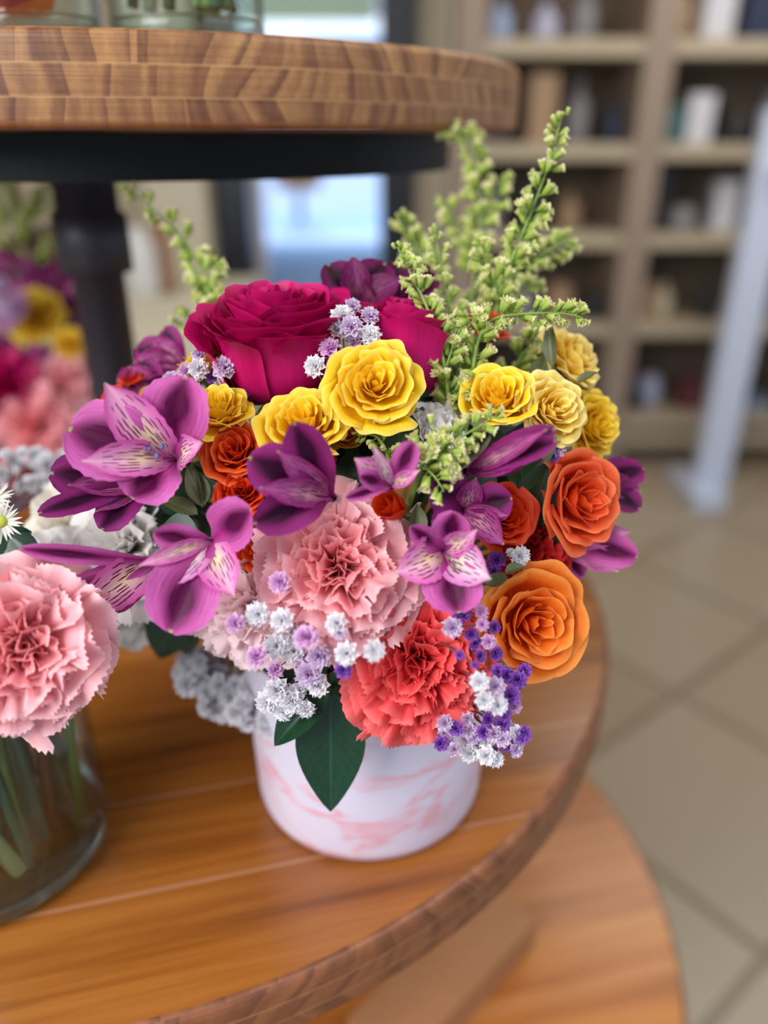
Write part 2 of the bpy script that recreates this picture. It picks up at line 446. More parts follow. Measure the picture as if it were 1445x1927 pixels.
# black framed shop window
fr = MB()
for x in (xw0 + .05, xw1 - .07): fr.box((x, WY - .01, (H + 1.65) / 2), (.15, .12, H + .55))
for z in (.6, H + 1.06): fr.box(((xw0 + xw1) / 2, WY - .01, z), (xw1 - xw0 - .3, .12, .09))
win = tag(fr.build('window_1', M['black_frame']), kind='structure')
g = MB(); g.box(((xw0 + xw1) / 2, WY + .02, (H + 1.65) / 2), (xw1 - xw0 - .28, .008, H + .4)); g.build('window_pane', M['pane'], win)
# cream posts left and right of the window
b = MB(); b.box((wx(842), WY - .1, (H + 1.45) / 2), (.13, .2, H + 1.45)); tag(b.build('trim_1', M['trim']), kind='structure')
b = MB(); b.box((wx(355), WY - .1, (H + 1.45) / 2), (.26, .2, H + 1.45)); tag(b.build('trim_2', M['trim']), kind='structure')

# outside the window
def simple(name, mb, mats, label, cat, group=None):
    return tag(mb.build(name, mats), label, cat, group)
b = MB(); b.box((0, 9, -.06), (16, 10, .1)); tag(b.build('ground_outside', plain('pavement', (150, 165, 190), .8, .1, 2)), kind='structure')
def round_prof(R, h, bev=.006, seg=4):
    """profile of a disc with rounded edges, from bottom centre to top centre"""
    p = [(0.0005, -h)]
    for i in range(seg + 1):
        a = math.pi / 2 * i / seg
        p.append((R - bev + bev * math.sin(a), -h + bev - bev * math.cos(a)))
    for i in range(seg + 1):
        a = math.pi / 2 * i / seg
        p.append((R - bev + bev * math.cos(a), -bev + bev * math.sin(a)))
    p.append((0.0005, 0))
    return p

# building, car and sign outside (seen soft through the glass)
b = MB(); b.box((-1.2, 13, 1.3), (9, .4, 2.6)); b.box((-1.2, 12.7, 2.7), (9.4, 1.0, .2), 1)
simple('building', b, [plain('pale_blue_wall', (190, 206, 230), .8), plain('eave_white', (215, 220, 225), .7)], 'pale blue-grey building across the street outside the window', 'building')
car = empty('car', (-.1, 6.6, 0), 'soft-focus blue parked car outside the shop window', 'car')
b = MB()
xs = np.linspace(-2.1, 2.1, 25)
def car_top(x):
    return .78 + (.0 if abs(x - 1.15) > .75 else .42 * (1 - (abs(x - 1.15) / .75) ** 4))
X = np.zeros((25, 13)); Y_ = np.zeros((25, 13)); Z = np.zeros((25, 13))
for i, x in enumerate(xs):
    tp = car_top(x) - (.08 if abs(x) > 1.9 else 0); hw = .85
    an = np.linspace(0, math.pi, 13)
    Y_[i] = -hw * np.sign(np.cos(an)) * np.abs(np.cos(an)) ** .5; Z[i] = .25 + (tp - .25) * np.sin(an) ** .5; X[i] = x
b.grid(X, Y_, Z, X * 0, X * 0)
b.build('body', plain('car_blue', (132, 166, 214), .35), car)
b = MB(); b.box((1.15, -.66, .96), (.95, .10, .2)); b.build('side_window', plain('car_glass', (60, 80, 105), .1), car)
for x in (-1.3, 1.3):
    b = MB(); b.lathe([(.001, -.1), (.3, -.1), (.32, 0), (.3, .1), (.001, .1)], 24)
    b.build('wheel', plain('tyre', (20, 20, 22), .8), car, Matrix.Translation((x, -.78, .32)) @ Matrix.Rotation(math.pi / 2, 4, 'X'))
sg = empty('street_sign', (PY(562, 370, 6.2).x, 6.2, 0), 'small brown board on a post beyond the window glass', 'sign')
b = MB(); b.box((0, 0, H - .26), (.34, .03, .16)); b.build('sign_board', plain('sign_brown', (172, 120, 70), .7), sg)
b = MB(); b.box((0, .03, .55), (.05, .05, 1.1)); b.build('post', plain('sign_post', (150, 140, 130), .7), sg)
b = MB(); b.box((PY(470, 440, 5.6).x, 5.6, .62), (.2, .2, 1.24)); simple('bollard', b, plain('bollard_stone', (176, 160, 148), .8), 'stone-coloured square bollard outside left of the window', 'bollard')
b = MB()
zb = PY(600, 30, WY - .1).z
b.box(((xw0 + xw1) / 2, WY - .09, (zb + H + 1.0) / 2), (xw1 - xw0 - .34, .012, H + 1.0 - zb)); b.box(((xw0 + xw1) / 2, WY - .09, zb), (xw1 - xw0 - .34, .025, .03))
simple('roller_blind', b, plain('blind_green', (176, 204, 184), .7, .03, 4), 'pale green roller blind pulled down over the window top', 'blind')

# white cabinet end and things on a low console behind, left of the window
cs = empty('console_shelf', (PY(292, 560, 2.6).x, 2.6, 0), 'cream console behind the flower stand, left of the window', 'console')
ztop = PY(292, 560, 2.6).z
b = MB(); b.box((0, .1, ztop / 2), (.55, .4, ztop - .03)); b.build('body', M['trim'], cs)
b = MB(); b.box((0, .1, ztop), (.6, .44, .03)); b.build('top', M['trim'], cs)
def boxthing(px, py, Y, wpx, hpx, depth, mat, name, label, cat, z=None):
    p = PY(px, py, Y); d = (p - Vector((0, 0, H))).dot(FW)
    ww, hh = wpx * d / F, hpx * d / F
    bb = MB(); zz = z if z is not None else p.z - hh
    bb.box((p.x, Y, zz + hh / 2), (ww, depth, hh)); 
    return tag(bb.build(name, mat), label, cat)
pf = empty('picture_frame', (PY(307, 480, 2.6).x, 2.6, ztop + .015), 'brown upright frame standing on the cream console', 'frame')
b = MB(); b.box((0, 0, .11), (.055, .03, .22)); b.build('frame_side', plain('brown_wood_frame', (128, 84, 58), .5), pf)
b = MB(); b.box((0, -.016, .11), (.035, .004, .18)); b.build('mat_board', plain('frame_tan', (160, 120, 88), .7), pf)
b = MB(); b.lathe([(.001, 0), (.05, 0), (.055, .02), (.055, .14), (.045, .17), (.03, .19), (.032, .21), (.001, .21)], 32, (PY(262, 480, 2.55).x, 2.55, ztop + .015))
simple('jar', b, plain('jar_white', (214, 212, 206), .4), 'white ceramic jar on the cream console left of the brown frame', 'jar')

# ------------------------------------------------------------------ goods shelves on the right
SY = 3.3
def zat(py, Y=SY, px=1100): return PY(px, py, Y).z
shelf = empty('shelf_unit', (PY(1190, 500, SY).x, SY, 0), 'tall cream open shelf unit full of goods at the back right', 'shelf unit')
sx = shelf.location.x
M['shelf'] = plain('shelf_cream', (180, 166, 140), .5, .05, 5)
M['shelf_post'] = plain('shelf_post_tan', (150, 132, 116), .5, .05, 5)
M['shelf_back'] = plain('shelf_back_brown', (98, 82, 66), .8, .15, 4)
x_l, x_r = PY(872, 420, SY).x, PY(1190, 420, SY).x + 1.35
posts = [x_l, PY(1195, 420, SY).x, x_r]
for x in posts:
    b = MB(); b.box((x - sx, .145, (H + 1.4) / 2), (.11, .37, H + 1.4)); b.build('post', M['shelf_post'], shelf)
bz = [zat(y) for y in (90, 285, 452, 618, 790)] + [.12]
for z in bz:
    b = MB(); b.box(((x_l + x_r) / 2 - sx, .16, z), (x_r - x_l, .38, .055)); b.build('shelf_board', M['shelf'], shelf)
b = MB(); b.box(((x_l + x_r) / 2 - sx, .37, (H + 1.4) / 2), (x_r - x_l, .02, H + 1.4)); b.build('back_panel', M['shelf_back'], shelf)

cols = {'dark blue': (34, 44, 72), 'white': (205, 205, 212), 'grey': (128, 126, 130), 'teal': (60, 100, 100), 'black': (26, 24, 28),
        'lavender': (176, 178, 202), 'cream': (200, 184, 156), 'burgundy': (96, 44, 48), 'tan': (160, 130, 100), 'pale blue': (150, 166, 196)}
gm = {k: plain('goods_' + k.replace(' ', '_'), v, .5) for k, v in cols.items()}
kinds = ['jar', 'box', 'bottle']
rows = ['top', 'second', 'third', 'fourth', 'fifth', 'bottom']
seq = [['pale blue', 'lavender', 'grey', 'cream', 'tan', 'white', 'dark blue', 'cream', 'lavender', 'grey'],
       ['black', 'tan', 'grey', 'dark blue', 'teal', 'white', 'black', 'lavender', 'burgundy', 'white'],
       ['grey', 'black', 'tan', 'cream', 'black', 'grey', 'white', 'cream', 'black', 'cream'],
       ['black', 'grey', 'tan', 'black', 'tan', 'cream', 'black', 'grey', 'white', 'tan'],
       ['dark blue', 'black', 'grey', 'burgundy', 'dark blue', 'lavender', 'burgundy', 'dark blue', 'black', 'white'],
       ['black', 'tan', 'black', 'white', 'black', 'lavender', 'white', 'burgundy', 'pale blue', 'cream']]
ordn = ['first', 'second', 'third', 'fourth', 'fifth', 'sixth', 'seventh', 'eighth', 'ninth', 'tenth']
rs = random.Random(3)
for r in range(6):
    z0 = bz[r] + .028
    for i in range(10):
        x = x_l + .12 + i * .158 + rs.uniform(-.015, .015)
        if abs(x - posts[1]) < .1: x = posts[1] + .115
        k = kinds[rs.randrange(3)]; h = rs.uniform(.12, .24); wd = rs.uniform(.042, .06); y = SY + .08 + rs.uniform(-.03, .08)
        b = MB()
        if k == 'box':
            b.box((0, 0, h / 2), (wd * 1.9, wd * 1.5, h))
        elif k == 'jar':
            h *= .75; b.lathe([(.001, 0), (wd, 0), (wd * 1.06, .01), (wd * 1.06, h * .75), (wd * .8, h * .86), (wd * .8, h), (.001, h)], 20)
        else:
            b.lathe([(.001, 0), (wd * .8, 0), (wd * .85, .01), (wd * .85, h * .6), (wd * .3, h * .8), (wd * .3, h), (.001, h)], 20)
        o = b.build('goods_' + k, gm[seq[r][i]], None, Matrix.Translation((x, y, z0)))
        tag(o, '%s %s on the %s shelf of the back unit, %s item from the left' % (seq[r][i], k, rows[r], ordn[i]), k, 'goods on the %s back shelf' % rows[r])

# white display rack at the right edge, standing on the floor in front of the shelves
rk = empty('display_rack', (PY(1400, 500, 2.95).x, 2.95, 0), 'pale white metal display rack standing at the right edge of view', 'rack')
M['rack'] = plain('rack_white', (205, 214, 234), .35)
b = MB(); b.box((.03, 0, .72), (.13, .06, 1.44)); b.build('post', M['rack'], rk)
b = MB(); b.box((.6, 0, .72), (.085, .06, 1.44)); b.build('post', M['rack'], rk)
b = MB(); b.box((-.02, 0, .03), (.13, .32, .06)); b.build('foot', M['rack'], rk)
for z in (1.25,):
    b = MB(); b.box((.3, 0, z), (.6, .14, .02)); b.build('rack_shelf', M['rack'], rk)

# ------------------------------------------------------------------ the round tiered stand
C1 = (-.20, .73); R1 = .309; Z1 = H + .0476
C2 = (-.207, .601); R2 = .399; Z2 = H - .368
C3 = (-.165, .55); R3 = .458; Z3 = H - .72
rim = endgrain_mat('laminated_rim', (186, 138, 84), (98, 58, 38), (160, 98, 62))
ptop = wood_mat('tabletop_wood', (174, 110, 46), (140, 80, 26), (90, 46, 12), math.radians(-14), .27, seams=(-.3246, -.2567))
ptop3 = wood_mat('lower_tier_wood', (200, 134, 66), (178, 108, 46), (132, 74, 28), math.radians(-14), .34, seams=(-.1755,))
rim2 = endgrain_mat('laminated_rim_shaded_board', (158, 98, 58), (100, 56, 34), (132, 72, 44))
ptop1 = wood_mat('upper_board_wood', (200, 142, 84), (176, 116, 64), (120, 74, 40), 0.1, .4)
def board(name, c, R, z, h, mats, label, cat):
    o = empty(name, (c[0], c[1], z), label, cat)
    b = MB(); pr = round_prof(R, h, .005)
    b.lathe([(.0005, 0), (R - .005, 0)], 160)
    b.build('board_face', mats[0], o)
    b = MB(); b.lathe([(R - .005, 0), (.0005, 0)], 160, (0, 0, -h)); b.build('board_underside', mats[0], o)
    # rim: uniform v over height so the plies sit level
    seg = []
    for i in range(6):
        a = math.pi / 2 * i / 5; seg.append((R - .005 + .005 * math.sin(a), -h + .005 - .005 * math.cos(a)))
    for i in range(6):
        a = math.pi / 2 * i / 5; seg.append((R - .005 + .005 * math.cos(a), -.005 + .005 * math.sin(a)))
    n = 360; v = []; uv = []; f = []
    for j, (r, zz) in enumerate(seg):
        for k in range(n + 1):
            a = 2 * math.pi * k / n - math.pi * .5
            v.append((r * math.cos(a), r * math.sin(a), zz)); uv.append((k / n, (zz + h) / h))
    for j in range(len(seg) - 1):
        for k in range(n):
            q = j * (n + 1) + k; f.append((q, q + 1, q + n + 2, q + n + 1))
    b = MB(); b.add(v, f, uv); b.build('board_edge', mats[1], o)
    return o
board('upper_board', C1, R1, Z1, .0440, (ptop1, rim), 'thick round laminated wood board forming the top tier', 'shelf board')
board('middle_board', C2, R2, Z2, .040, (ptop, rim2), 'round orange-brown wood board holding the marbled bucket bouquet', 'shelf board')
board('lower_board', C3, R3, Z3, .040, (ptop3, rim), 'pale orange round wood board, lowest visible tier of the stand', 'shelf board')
# black metal frame: apron ring, centre pole, base plate, legs
fr = empty('stand_frame', (C1[0], C1[1], 0), 'black metal frame with apron ring and centre pole carrying the boards', 'frame')
fz = Z1 - .0440
b = MB(); b.lathe([(.235, fz - .0005), (.255, fz - .0005), (.255, fz - .0265), (.235, fz - .0265), (.235, fz - .0005)], 160, smooth=False); b.build('apron_ring', M['black'], fr)
b = MB(); b.box((0, 0, fz - .012), (.48, .03, .02)); b.box((0, 0, fz - .012), (.03, .48, .02)); b.build('cross_bar', M['black'], fr)
px_, py_ = -.235 - C1[0], .655 - C1[1]
M['pole'] = plain('pole_dark_metal', (66, 68, 78), .42, Metallic=.35)
b = MB(); b.lathe([(.021, Z2 + .012), (.021, H - .10), (.029, H - .098), (.029, H - .055), (.024, H - .052), (.024, fz - .02)], 48, (px_, py_, 0)); b.build('pole', M['pole'], fr)
b = MB(); b.lathe([(.001, Z2 + .012), (.10, Z2 + .012), (.104, Z2 + .008), (.104, Z2 + .0005), (.001, Z2 + .0005)], 64, (px_, py_, 0)); b.build('base_plate', M['black'], fr)
b = MB(); b.lathe([(.03, .03), (.03, Z2 - .042)], 40, (px_, py_, 0)); b.lathe([(.001, 0), (.24, 0), (.24, .015), (.03, .03)], 64, (px_, py_, 0)); b.build('floor_base', M['black'], fr)
# long tan box laid flat on the lower board, below the middle one
def on_plane(px, py, z):
    r = FW + RT * ((px - 722.5) / F) + UP * ((963.5 - py) / F)
    return Vector((0, 0, H)) + r * ((z - H) / r.z)
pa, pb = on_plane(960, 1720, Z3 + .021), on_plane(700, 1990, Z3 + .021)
st = empty('tan_bar', Matrix.Translation(pa), 'tan bar lying on the lower board beneath the middle one', 'bar')
dv_ = pb - pa; b = MB(); b.box(dv_ / 2, (dv_.length, .06, .04), 0, Matrix.Rotation(math.atan2(dv_.y, dv_.x), 3, 'Z')); b.build('bar_body', plain('bar_tan', (172, 122, 84), .5, .1, 30), st)

# ------------------------------------------------------------------ marbled bucket
t = NT('marbled_paper'); co = t.coord()
m1 = t.mapping(co, (1, 1, 1), (.5, .35, .2))
nz = t.noise(t.mapping(co, (9, 9, 22), (.5, .45, .2)), 1.0, 3, .55, 1.6)
n2 = t.noise(t.mapping(co, (16, 16, 40), (.3, .5, .1)), 1.0, 3, .6, 1.0)
f = t.math('SUBTRACT', 1, t.math('MULTIPLY', t.math('ABSOLUTE', t.math('SUBTRACT', nz, .5)), 17), clamp=True)
f = t.math('MULTIPLY', f, t.math('MULTIPLY', t.math('SUBTRACT', n2, .38, clamp=True), 5, clamp=True))
c = t.mix(t.math('MULTIPLY', f, .8), lin((214, 210, 226)), lin((226, 132, 140)))
c = t.mix(t.math('MULTIPLY', t.noise(co, 9, 2), .35), c, lin((234, 206, 222)))
M['marble'] = t.finish(t.principled(c, .5).outputs[0])
VC = Vector((P(695, 1500, .49).x, .372, Z2))
bk = empty('marbled_bucket', VC, 'white paper bucket with pink marbling holding the main bouquet', 'flower bucket')
VH = .118
b = MB(); b.lathe([(.001, .0008), (.064, .0008), (.0685, .003), (.0695, .008), (.073, VH), (.0722, VH + .001), (.071, VH), (.0675, .012), (.001, .010)], 96); b.build('bucket_wall', M['marble'], bk)
fo = MB(); fo.lathe([(.001, .012), (.064, .012), (.067, VH - .01), (.05, VH + .012), (.001, VH + .02)], 40)
tag(fo.build('floral_foam', M['foam'], None, Matrix.Translation(VC)), 'dark green foam filling the marbled bucket under the flowers', 'floral foam')
HUB = VC + Vector((0, 0, VH - .005))

# ------------------------------------------------------------------ leaves
def leaf_grid(mb, a, bb, wd, nrm, fold=.25, droop=.12, wave=.0, mi=0, nu=9, nv=15, seed=0):
    """leaf from point a to bb, half-width wd, facing nrm"""
    a, bb, nrm = Vector(a), Vector(bb), Vector(nrm).normalized()
    ax = bb - a; L = ax.length; ax.normalize()
    sd = ax.cross(nrm)
    if sd.length < .1: sd = ax.cross(Vector((.3, .8, .5)))
    sd.normalize(); n = sd.cross(ax)
    v = np.linspace(0, 1, nv)[None, :]; u = np.linspace(-1, 1, nu)[:, None]
    prof = np.sin(np.pi * v ** .85) ** .8 * (1 - .25 * v) + .02 * (1 - v)
    off = u * wd * prof
    h = -droop * L * (4 * v * (1 - v)) * -1 * .5 + np.abs(u) * fold * wd * prof + wave * wd * np.sin(v * 14 + seed + 2 * np.sign(u)) * np.abs(u)
    al = v * L + 0 * u
    pts = [np.array(a)[k] + al * ax[k] + off * sd[k] + h * n[k] for k in range(3)]
    mb.grid(pts[0], pts[1], pts[2], (u + 1) / 2 + 0 * v, v + 0 * u, mi)

def leaf_sprig(label, stem_pts, leaves, mat='leaf', cat='leaf sprig', name='leaf_sprig', sr=.0012, group=None):
    root = empty(name, Matrix.Translation(stem_pts[0]), label, cat, group)
    inv = Matrix.Translation(-Vector(stem_pts[0]))
    b = MB(); b.tube(stem_pts, sr); b.build('stem', M['stem_dark'], root, inv)
    for i, l in enumerate(leaves):
        b = MB(); leaf_grid(b, *l, seed=i); b.build('leaf', M[mat], root, inv)
    return root

# ------------------------------------------------------------------ rose
def rose_petal(R, Hh, zt, wang, phi, flare, drop, belly, ruf, seed, tiltout=0.0, nu=21, nv=14, point=0.0, edrop=.42):
    rg = np.random.RandomState(seed)
    v = np.linspace(0, 1, nv)[None, :]; u = np.linspace(-1, 1, nu)[:, None]
    a0, a1 = rg.uniform(0, 6.28, 2)
    f1, f2 = rg.uniform(1.6, 2.6), rg.uniform(3.4, 5.0)
    # bezier profile
    P0 = (.03, -Hh); P1 = (R * belly, -Hh * (1.02 if belly > 1.1 else .92)); P2 = (R * (.98 - .06 * min(belly, 1.05)), zt - .30 * abs(zt + Hh)); P3 = (R + flare, zt)
    b0, b1, b2, b3 = (1 - v) ** 3, 3 * v * (1 - v) ** 2, 3 * v ** 2 * (1 - v), v ** 3
    r = b0 * P0[0] + b1 * P1[0] + b2 * P2[0] + b3 * P3[0]
    z = b0 * P0[1] + b1 * P1[1] + b2 * P2[1] + b3 * P3[1]
    # rounded top outline: sides of the petal are lower
    edge = np.abs(u) ** 2.6
    z = z - (zt + Hh) * (edrop * edge) * v ** 1.6 + point * np.exp(-(u * 4) ** 2) * v ** 6 * .08
    # rolled lip
    lip = np.clip((v - .74) / .26, 0, 1) ** 1.6
    r = r + flare * .9 * lip * (1 - .5 * np.abs(u)); z = z - drop * lip * (1 - .3 * np.abs(u))
    # ruffles
    rr = ruf * v ** 2 * (np.sin(f1 * u * 2 + a0) * .6 + .5 * np.sin(f2 * u * 2 + a1))
    r = r + rr * .8; z = z + rr * .6 * np.cos(u * 3 + a0)
    # spiral overlap
    r = r * (1 + .10 * u) + .0
    wa = wang * (1 - .12 * v) * (1 - .0 * np.abs(u))
    ang = phi + u * wa + .05 * np.sin(v * 3 + a0)
    X = r * np.cos(ang); Yv = r * np.sin(ang); Z = z + 0 * u
    if tiltout:
        c, s = math.cos(tiltout), math.sin(tiltout)
        # rotate about the base, leaning the petal outwards
        dx, dy = math.cos(phi), math.sin(phi)
        rad = X * dx + Yv * dy; tan = -X * dy + Yv * dx; zz = Z + Hh
        rad2 = rad * c + zz * s; z2 = -rad * s + zz * c - Hh
        X = rad2 * dx - tan * dy; Yv = rad2 * dy + tan * dx; Z = z2
    return X, Yv, Z, (u + 1) / 2 + 0 * v, v + 0 * u

def make_rose(label, px, py, rpx, d, face, mat, kind='open', seed=1, roll=0, matout=None, stem=True, sepals=True, cat='rose', group=None):
    pos = P(px, py, d); s = rpx * d / F
    root = empty('spray_rose' if kind not in ('tall', 'cup') else 'garden_rose', frame(pos, face, roll), label, cat, group)
    Sc = Matrix.Diagonal((s, s, s, 1))
    K = dict(open=dict(n=32, H=.82, Rmin=.06, zin=.10, zout=-.30, flare=.12, drop=.12, ruf=.065, wang=(1.2, .78), pw=.85, tilt=.14),
             round=dict(n=24, H=.9, Rmin=.07, zin=.10, zout=-.18, flare=.13, drop=.16, ruf=.06, wang=(1.3, 1.08), pw=.85, tilt=.05),
             tall=dict(n=36, H=1.45, Rmin=.06, zin=.30, zout=-.08, flare=.18, drop=.12, ruf=.10, wang=(1.2, 1.3), pw=.66, tilt=.0),
             cup=dict(n=20, H=2.1, Rmin=.10, zin=.10, zout=-.06, flare=.09, drop=.10, ruf=.09, wang=(1.3, 1.3), pw=.7, tilt=.0),
             bud=dict(n=11, H=1.5, Rmin=.10, zin=.35, zout=-.05, flare=.04, drop=.04, ruf=.02, wang=(1.7, 1.1), pw=.8, tilt=.0))[kind]
    rg = random.Random(seed)
    n = K['n']; out = M[matout] if matout else M[mat]
    for i in range(n):
        k = (i + .3) / n
        R = K['Rmin'] + (.90 - K['Rmin']) * k ** K['pw']
        zt = K['zin'] + (K['zout'] - K['zin']) * k ** 1.4 + rg.uniform(-.05, .05); R *= rg.uniform(.93, 1.07)
        Hh = K['H'] * (.62 + .38 * k ** .5)
        wang = K['wang'][0] + (K['wang'][1] - K['wang'][0]) * k
        phi = i * 2.39996 + rg.uniform(-.12, .12) + seed
        fl = K['flare'] * (.15 + k) * rg.uniform(.7, 1.3); dr = K['drop'] * k * rg.uniform(.5, 1.5)
        b = MB(); b.grid(*rose_petal(R, Hh, zt, wang, phi, fl, dr, 1.05 if kind not in ('tall', 'cup') else 1.3, K['ruf'] * (.35 + k), seed * 77 + i,
                                      tiltout=K['tilt'] * k ** 2 * rg.uniform(.3, 1.5), point=1.0 if kind in ('open', 'round') else 0, edrop=.16 if kind in ('tall', 'cup') else .4))
        b.build('petal', out if k > .8 and matout else M[mat], root, Sc)
    if sepals:
        b = MB(); hh = K['H']
        b.lathe([(.001, -hh - .28), (.09, -hh - .26), (.15, -hh - .14), (.14, -hh), (.10, -hh + .04)], 16); b.build('calyx', M['sepal'], root, Sc)
        for j in range(5):
            a = j * 1.2566 + seed; b = MB()
            c0 = (.12 * math.cos(a), .12 * math.sin(a), -hh - .02); rs_ = .62; c1 = (rs_ * math.cos(a), rs_ * math.sin(a), -hh - .05 + rg.uniform(-.25, .1))
            leaf_grid(b, c0, c1, .14, (math.cos(a), math.sin(a), -.8), .2, -.35, seed=j); b.build('sepal', M['sepal'], root, Sc)
    if stem:
        add_stem(root, (0, 0, -(K['H'] + .2) * s), .0019 if kind != 'tall' else .003)
    return root

def add_stem(root, start_local, r=.0018, hub=None, mat='stem_dark'):
    bpy.context.view_layer.update()
    hub = hub or HUB
    mw = root.matrix_world
    a = mw @ Vector(start_local); n = (mw.to_3x3() @ Vector((0, 0, 1))).normalized()
    e = hub + (a - hub) * .12; e.z = hub.z
    L = (a - e).length
    c1 = a - n * L * .35; c2 = e + Vector((0, 0, L * .3)) + (a - e) * .15
    if c1.z < hub.z - .01: c1.z = hub.z + .005
    pts = []
    for i in range(9):
        q = i / 8; pts.append(a * (1 - q) ** 3 + c1 * 3 * q * (1 - q) ** 2 + c2 * 3 * q * q * (1 - q) + e * q ** 3)
    inv = mw.inverted()
    b = MB(); b.tube([inv @ p for p in pts], r); b.build('stem', M[mat], root)

# ------------------------------------------------------------------ carnation
def make_carnation(label, px, py, rpx, d, face, mat, seed=1, roll=0, n=52, mat_in=None, cat='carnation', stem=True, flat=1.0, serr=.026, group=None, hub=None, name='carnation'):
    pos = P(px, py, d); s = rpx * d / F
    root = empty(name, frame(pos, face, roll), label, cat, group)
    Sc = Matrix.Diagonal((s, s, s * flat, 1))
    rg = np.random.RandomState(seed)
    nu, nv = 41, 10
    v = np.linspace(0, 1, nv)[None, :]; u = np.linspace(-1, 1, nu)[:, None]
    for i in range(n):
        k = (i + .5) / n
        th0 = math.radians(4 + 62 * k ** .8); th1 = math.radians(8 + 92 * k ** .9) + rg.uniform(-.1, .1)
        L = .62 + .62 * k ** .8 + rg.uniform(-.05, .05)
        fan = (.42 + .24 * k) * rg.uniform(.85, 1.15)
        phi = i * 2.39996 + rg.uniform(-.2, .2)
        a = rg.uniform(0, 6.28, 4); fr1 = rg.uniform(3.5, 6); fr2 = rg.uniform(8, 12)
        outline = 1 - .22 * u ** 2 + serr * (np.abs(((u * 9.5 + a[0]) % 1.0) - .5) * 2 - .5) * 2.0 + .05 * np.sin(u * 4 + a[1])
        ll = L * v * (1 + (outline - 1) * v ** 2)
        w_ = ll * np.tan(fan) * (.25 + .75 * v ** .6) * 1.15
        amp = (.12 + .06 * (1 - k)) * L
        ruf = amp * v ** 1.7 * (np.sin(fr1 * u + a[2]) + .45 * np.sin(fr2 * u + a[3])) * (.75 + .25 * np.abs(u))
        # centreline bending outwards
        th = th0 + (th1 - th0) * v
        dv = L / (nv - 1)
        cr = np.cumsum(np.sin(th) * dv, axis=1) - np.sin(th[:, :1]) * dv
        cz = np.cumsum(np.cos(th) * dv, axis=1) - np.cos(th[:, :1]) * dv
        sc = np.where(v > 0, ll / np.maximum(L * v, 1e-6), 1)
        cr = cr * sc; cz = cz * sc
        # petal twist about its own axis: inner petals stand edge-on
        tw = rg.uniform(-1.2, 1.2) * (1 - k) ** .7 + rg.uniform(-.25, .25)
        nr, nz_ = -np.cos(th), np.sin(th)            # towards the flower axis
        off_t = w_ * u * math.cos(tw) - ruf * math.sin(tw)
        off_n = w_ * u * math.sin(tw) + ruf * math.cos(tw)
        rr = cr + off_n * nr; zz = cz + off_n * nz_ - .62
        X = rr * math.cos(phi) - off_t * math.sin(phi); Yv = rr * math.sin(phi) + off_t * math.cos(phi)
        b = MB(); b.grid(X, Yv, zz, (u + 1) / 2 + 0 * v, v + 0 * u)
        b.build('petal', M[mat_in] if (mat_in and k < .45) else M[mat], root, Sc)
    b = MB(); b.lathe([(.001, -1.5), (.12, -1.46), (.19, -1.2), (.2, -.9), (.24, -.62)], 16); b.build('calyx', M['sepal'], root, Sc)
    if stem: add_stem(root, (0, 0, -1.45 * s), .002, hub)
    return root

